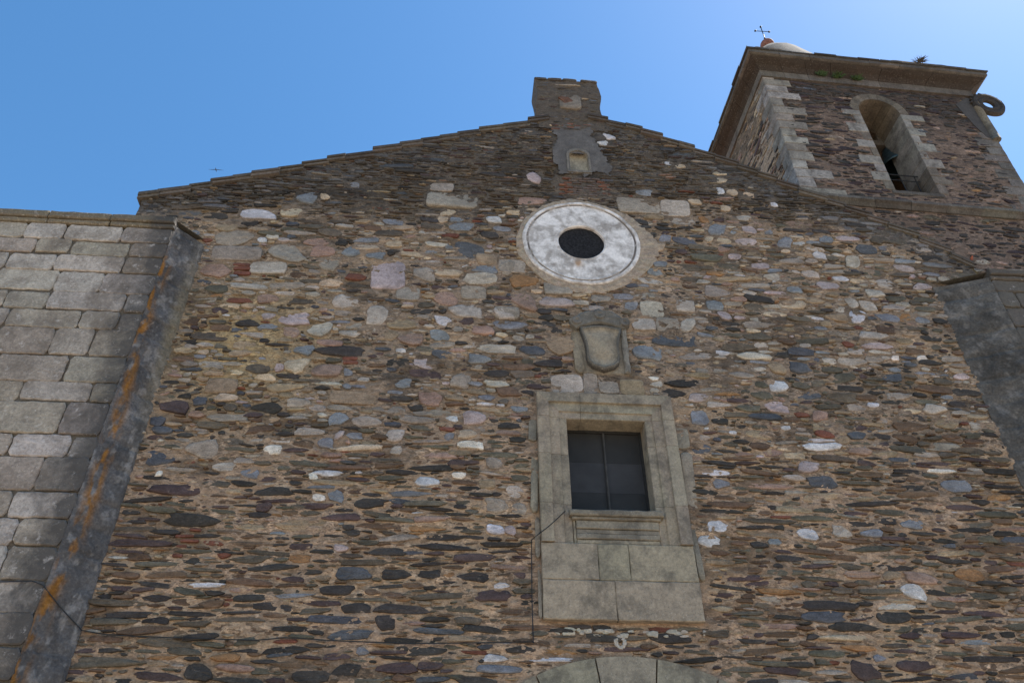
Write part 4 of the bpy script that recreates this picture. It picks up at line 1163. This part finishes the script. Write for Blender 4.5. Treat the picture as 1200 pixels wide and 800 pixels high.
# ------------------------------------------------------------------ cross on its ball
ap = tower.matrix_world @ Vector((TW / 2 - .32, TD / 2, 27.22))
ap = Vector((ap.x, ap.y, ap.z))
cr = empty("roof_cross", "thin iron cross on a reddish ball at the tip of the tower cap", "cross", ap)
b = MB()
rb = .24
b.lathe((ap.x, ap.y, ap.z + .28), [(rb * math.sin(t), -rb * math.cos(t)) for t in np.linspace(0.01, math.pi - .01, 14)], (.2, .09, .06), 20)
b.lathe((ap.x, ap.y, ap.z), [(.12, 0), (.10, .08), (.08, .1)], (.2, .15, .12), 12)
b.build("ball", M_RUST, cr)
b = MB()
z0 = ap.z + .5
b.tube([(ap.x, ap.y, z0), (ap.x, ap.y, z0 + .95)], .015, (.03, .03, .03))
b.tube([(ap.x - .24, ap.y, z0 + .68), (ap.x + .24, ap.y, z0 + .68)], .013, (.03, .03, .03))
for x, z in ((0, .97), (-.25, .68), (.25, .68), (0, .22)):
    b.lathe((ap.x + x, ap.y, z0 + z), [(.04 * math.sin(t), -.04 * math.cos(t)) for t in np.linspace(0.01, math.pi - .01, 6)], (.03, .03, .03), 8)
b.build("cross", M_IRON, cr)

# ------------------------------------------------------------------ plants on the cornice
def tuft(x, y, z, label, seed, n=70, ln=.22, mat=None, up=.6, cat="plant", name="grass_tuft", group=None, out=.3):
    random.seed(seed)
    b = MB()
    for _ in range(n):
        a = random.uniform(0, 2 * math.pi); l = ln * random.uniform(.5, 1.2)
        d = Vector((math.cos(a) * .6, -abs(math.sin(a)) * out - .1, random.uniform(-.2, 1) * up)).normalized()
        p0 = Vector((x + random.uniform(-.10, .10), y + random.uniform(-.03, .03), z + random.uniform(-.03, .03)))
        sd_ = d.cross(Vector((0, 1, 0.2))).normalized() * random.uniform(.008, .016)
        p1 = p0 + d * l * .55; p2 = p0 + d * l + Vector((0, 0, -.25 * l))
        V = [tuple(p0 - sd_), tuple(p0 + sd_), tuple(p1 + sd_ * .8), tuple(p1 - sd_ * .8), tuple(p2)]
        b.add(V, [(0, 1, 2, 3), (3, 2, 4)], (.05, .08, .02))
    return tag(b.build(name, mat or M_GRASS), label, cat, group)
tuft(9.33, .97, 20.98, "leftmost of three green tufts growing under the tower cornice", 1, ln=.17, group="plants under the tower cornice")
tuft(9.80, .99, 20.96, "middle one of three green tufts growing under the tower cornice", 2, ln=.2, group="plants under the tower cornice")
tuft(10.32, 1.01, 20.95, "rightmost of three green tufts, above the left edge of the bell arch", 3, ln=.17, group="plants under the tower cornice")
tuft(12.12, .72, 21.48, "dry dark twigs sprouting on top of the tower cornice", 4, n=34, ln=.26, mat=M_TWIG, up=.55, cat="plant", name="dry_plant")

# ------------------------------------------------------------------ cable on the wall
b = MB()
run = [(-9.5, -.475, 5.93), (-7.2, -.478, 5.91), (-5.71, -.478, 5.90), (-5.32, -.48, 5.92), (-5.17, -.475, 5.87), (-4.95, -.28, 5.66), (-4.70, -.03, 5.46)]
wallpts = [(-4.4, 5.41), (-4.11, 5.395), (-3.25, 5.378), (-2.48, 5.37), (-2.11, 5.41), (-1.39, 5.38), (-.5, 5.362), (.4, 5.389), (1.12, 5.413)]
run += [(x, -.045, z) for x, z in wallpts]
b.tube(run, .0075, (.02, .02, .02), 6)
b.tube([(1.135, -.045, 5.40), (1.13, -.05, 6.0), (1.137, -.045, 6.5), (1.145, -.05, 6.87), (1.25, -.115, 6.94), (1.37, -.115, 7.035), (1.52, -.115, 7.18), (1.645, -.115, 7.31)], .008, (.02, .02, .02), 6)
tag(b.build("wall_cable", M_CABLE), "thin black cable crossing the lower wall and rising to the window sill", "cable")

# ------------------------------------------------------------------ distant bird
b = MB()
o = Vector((-32.18, 60.0, 85.88))
def bp(x, y, z): return tuple(o + Vector((x, y, z)))
b.tube([bp(0, .35, 0), bp(0, .12, .02), bp(0, -.15, .02), bp(0, -.32, 0)], [.02, .06, .05, .02], (.03, .03, .03), 8)
b.tube([bp(0, 0, .02), bp(-.45, .05, .05), bp(-.95, .02, .0)], [.05, .035, .01], (.03, .03, .03), 6)
b.tube([bp(0, 0, .02), bp(.45, .05, .05), bp(.95, .02, .0)], [.05, .035, .01], (.03, .03, .03), 6)
tag(b.build("bird", M_BIRD), "tiny dark bird gliding in the blue sky above the left slope", "bird")
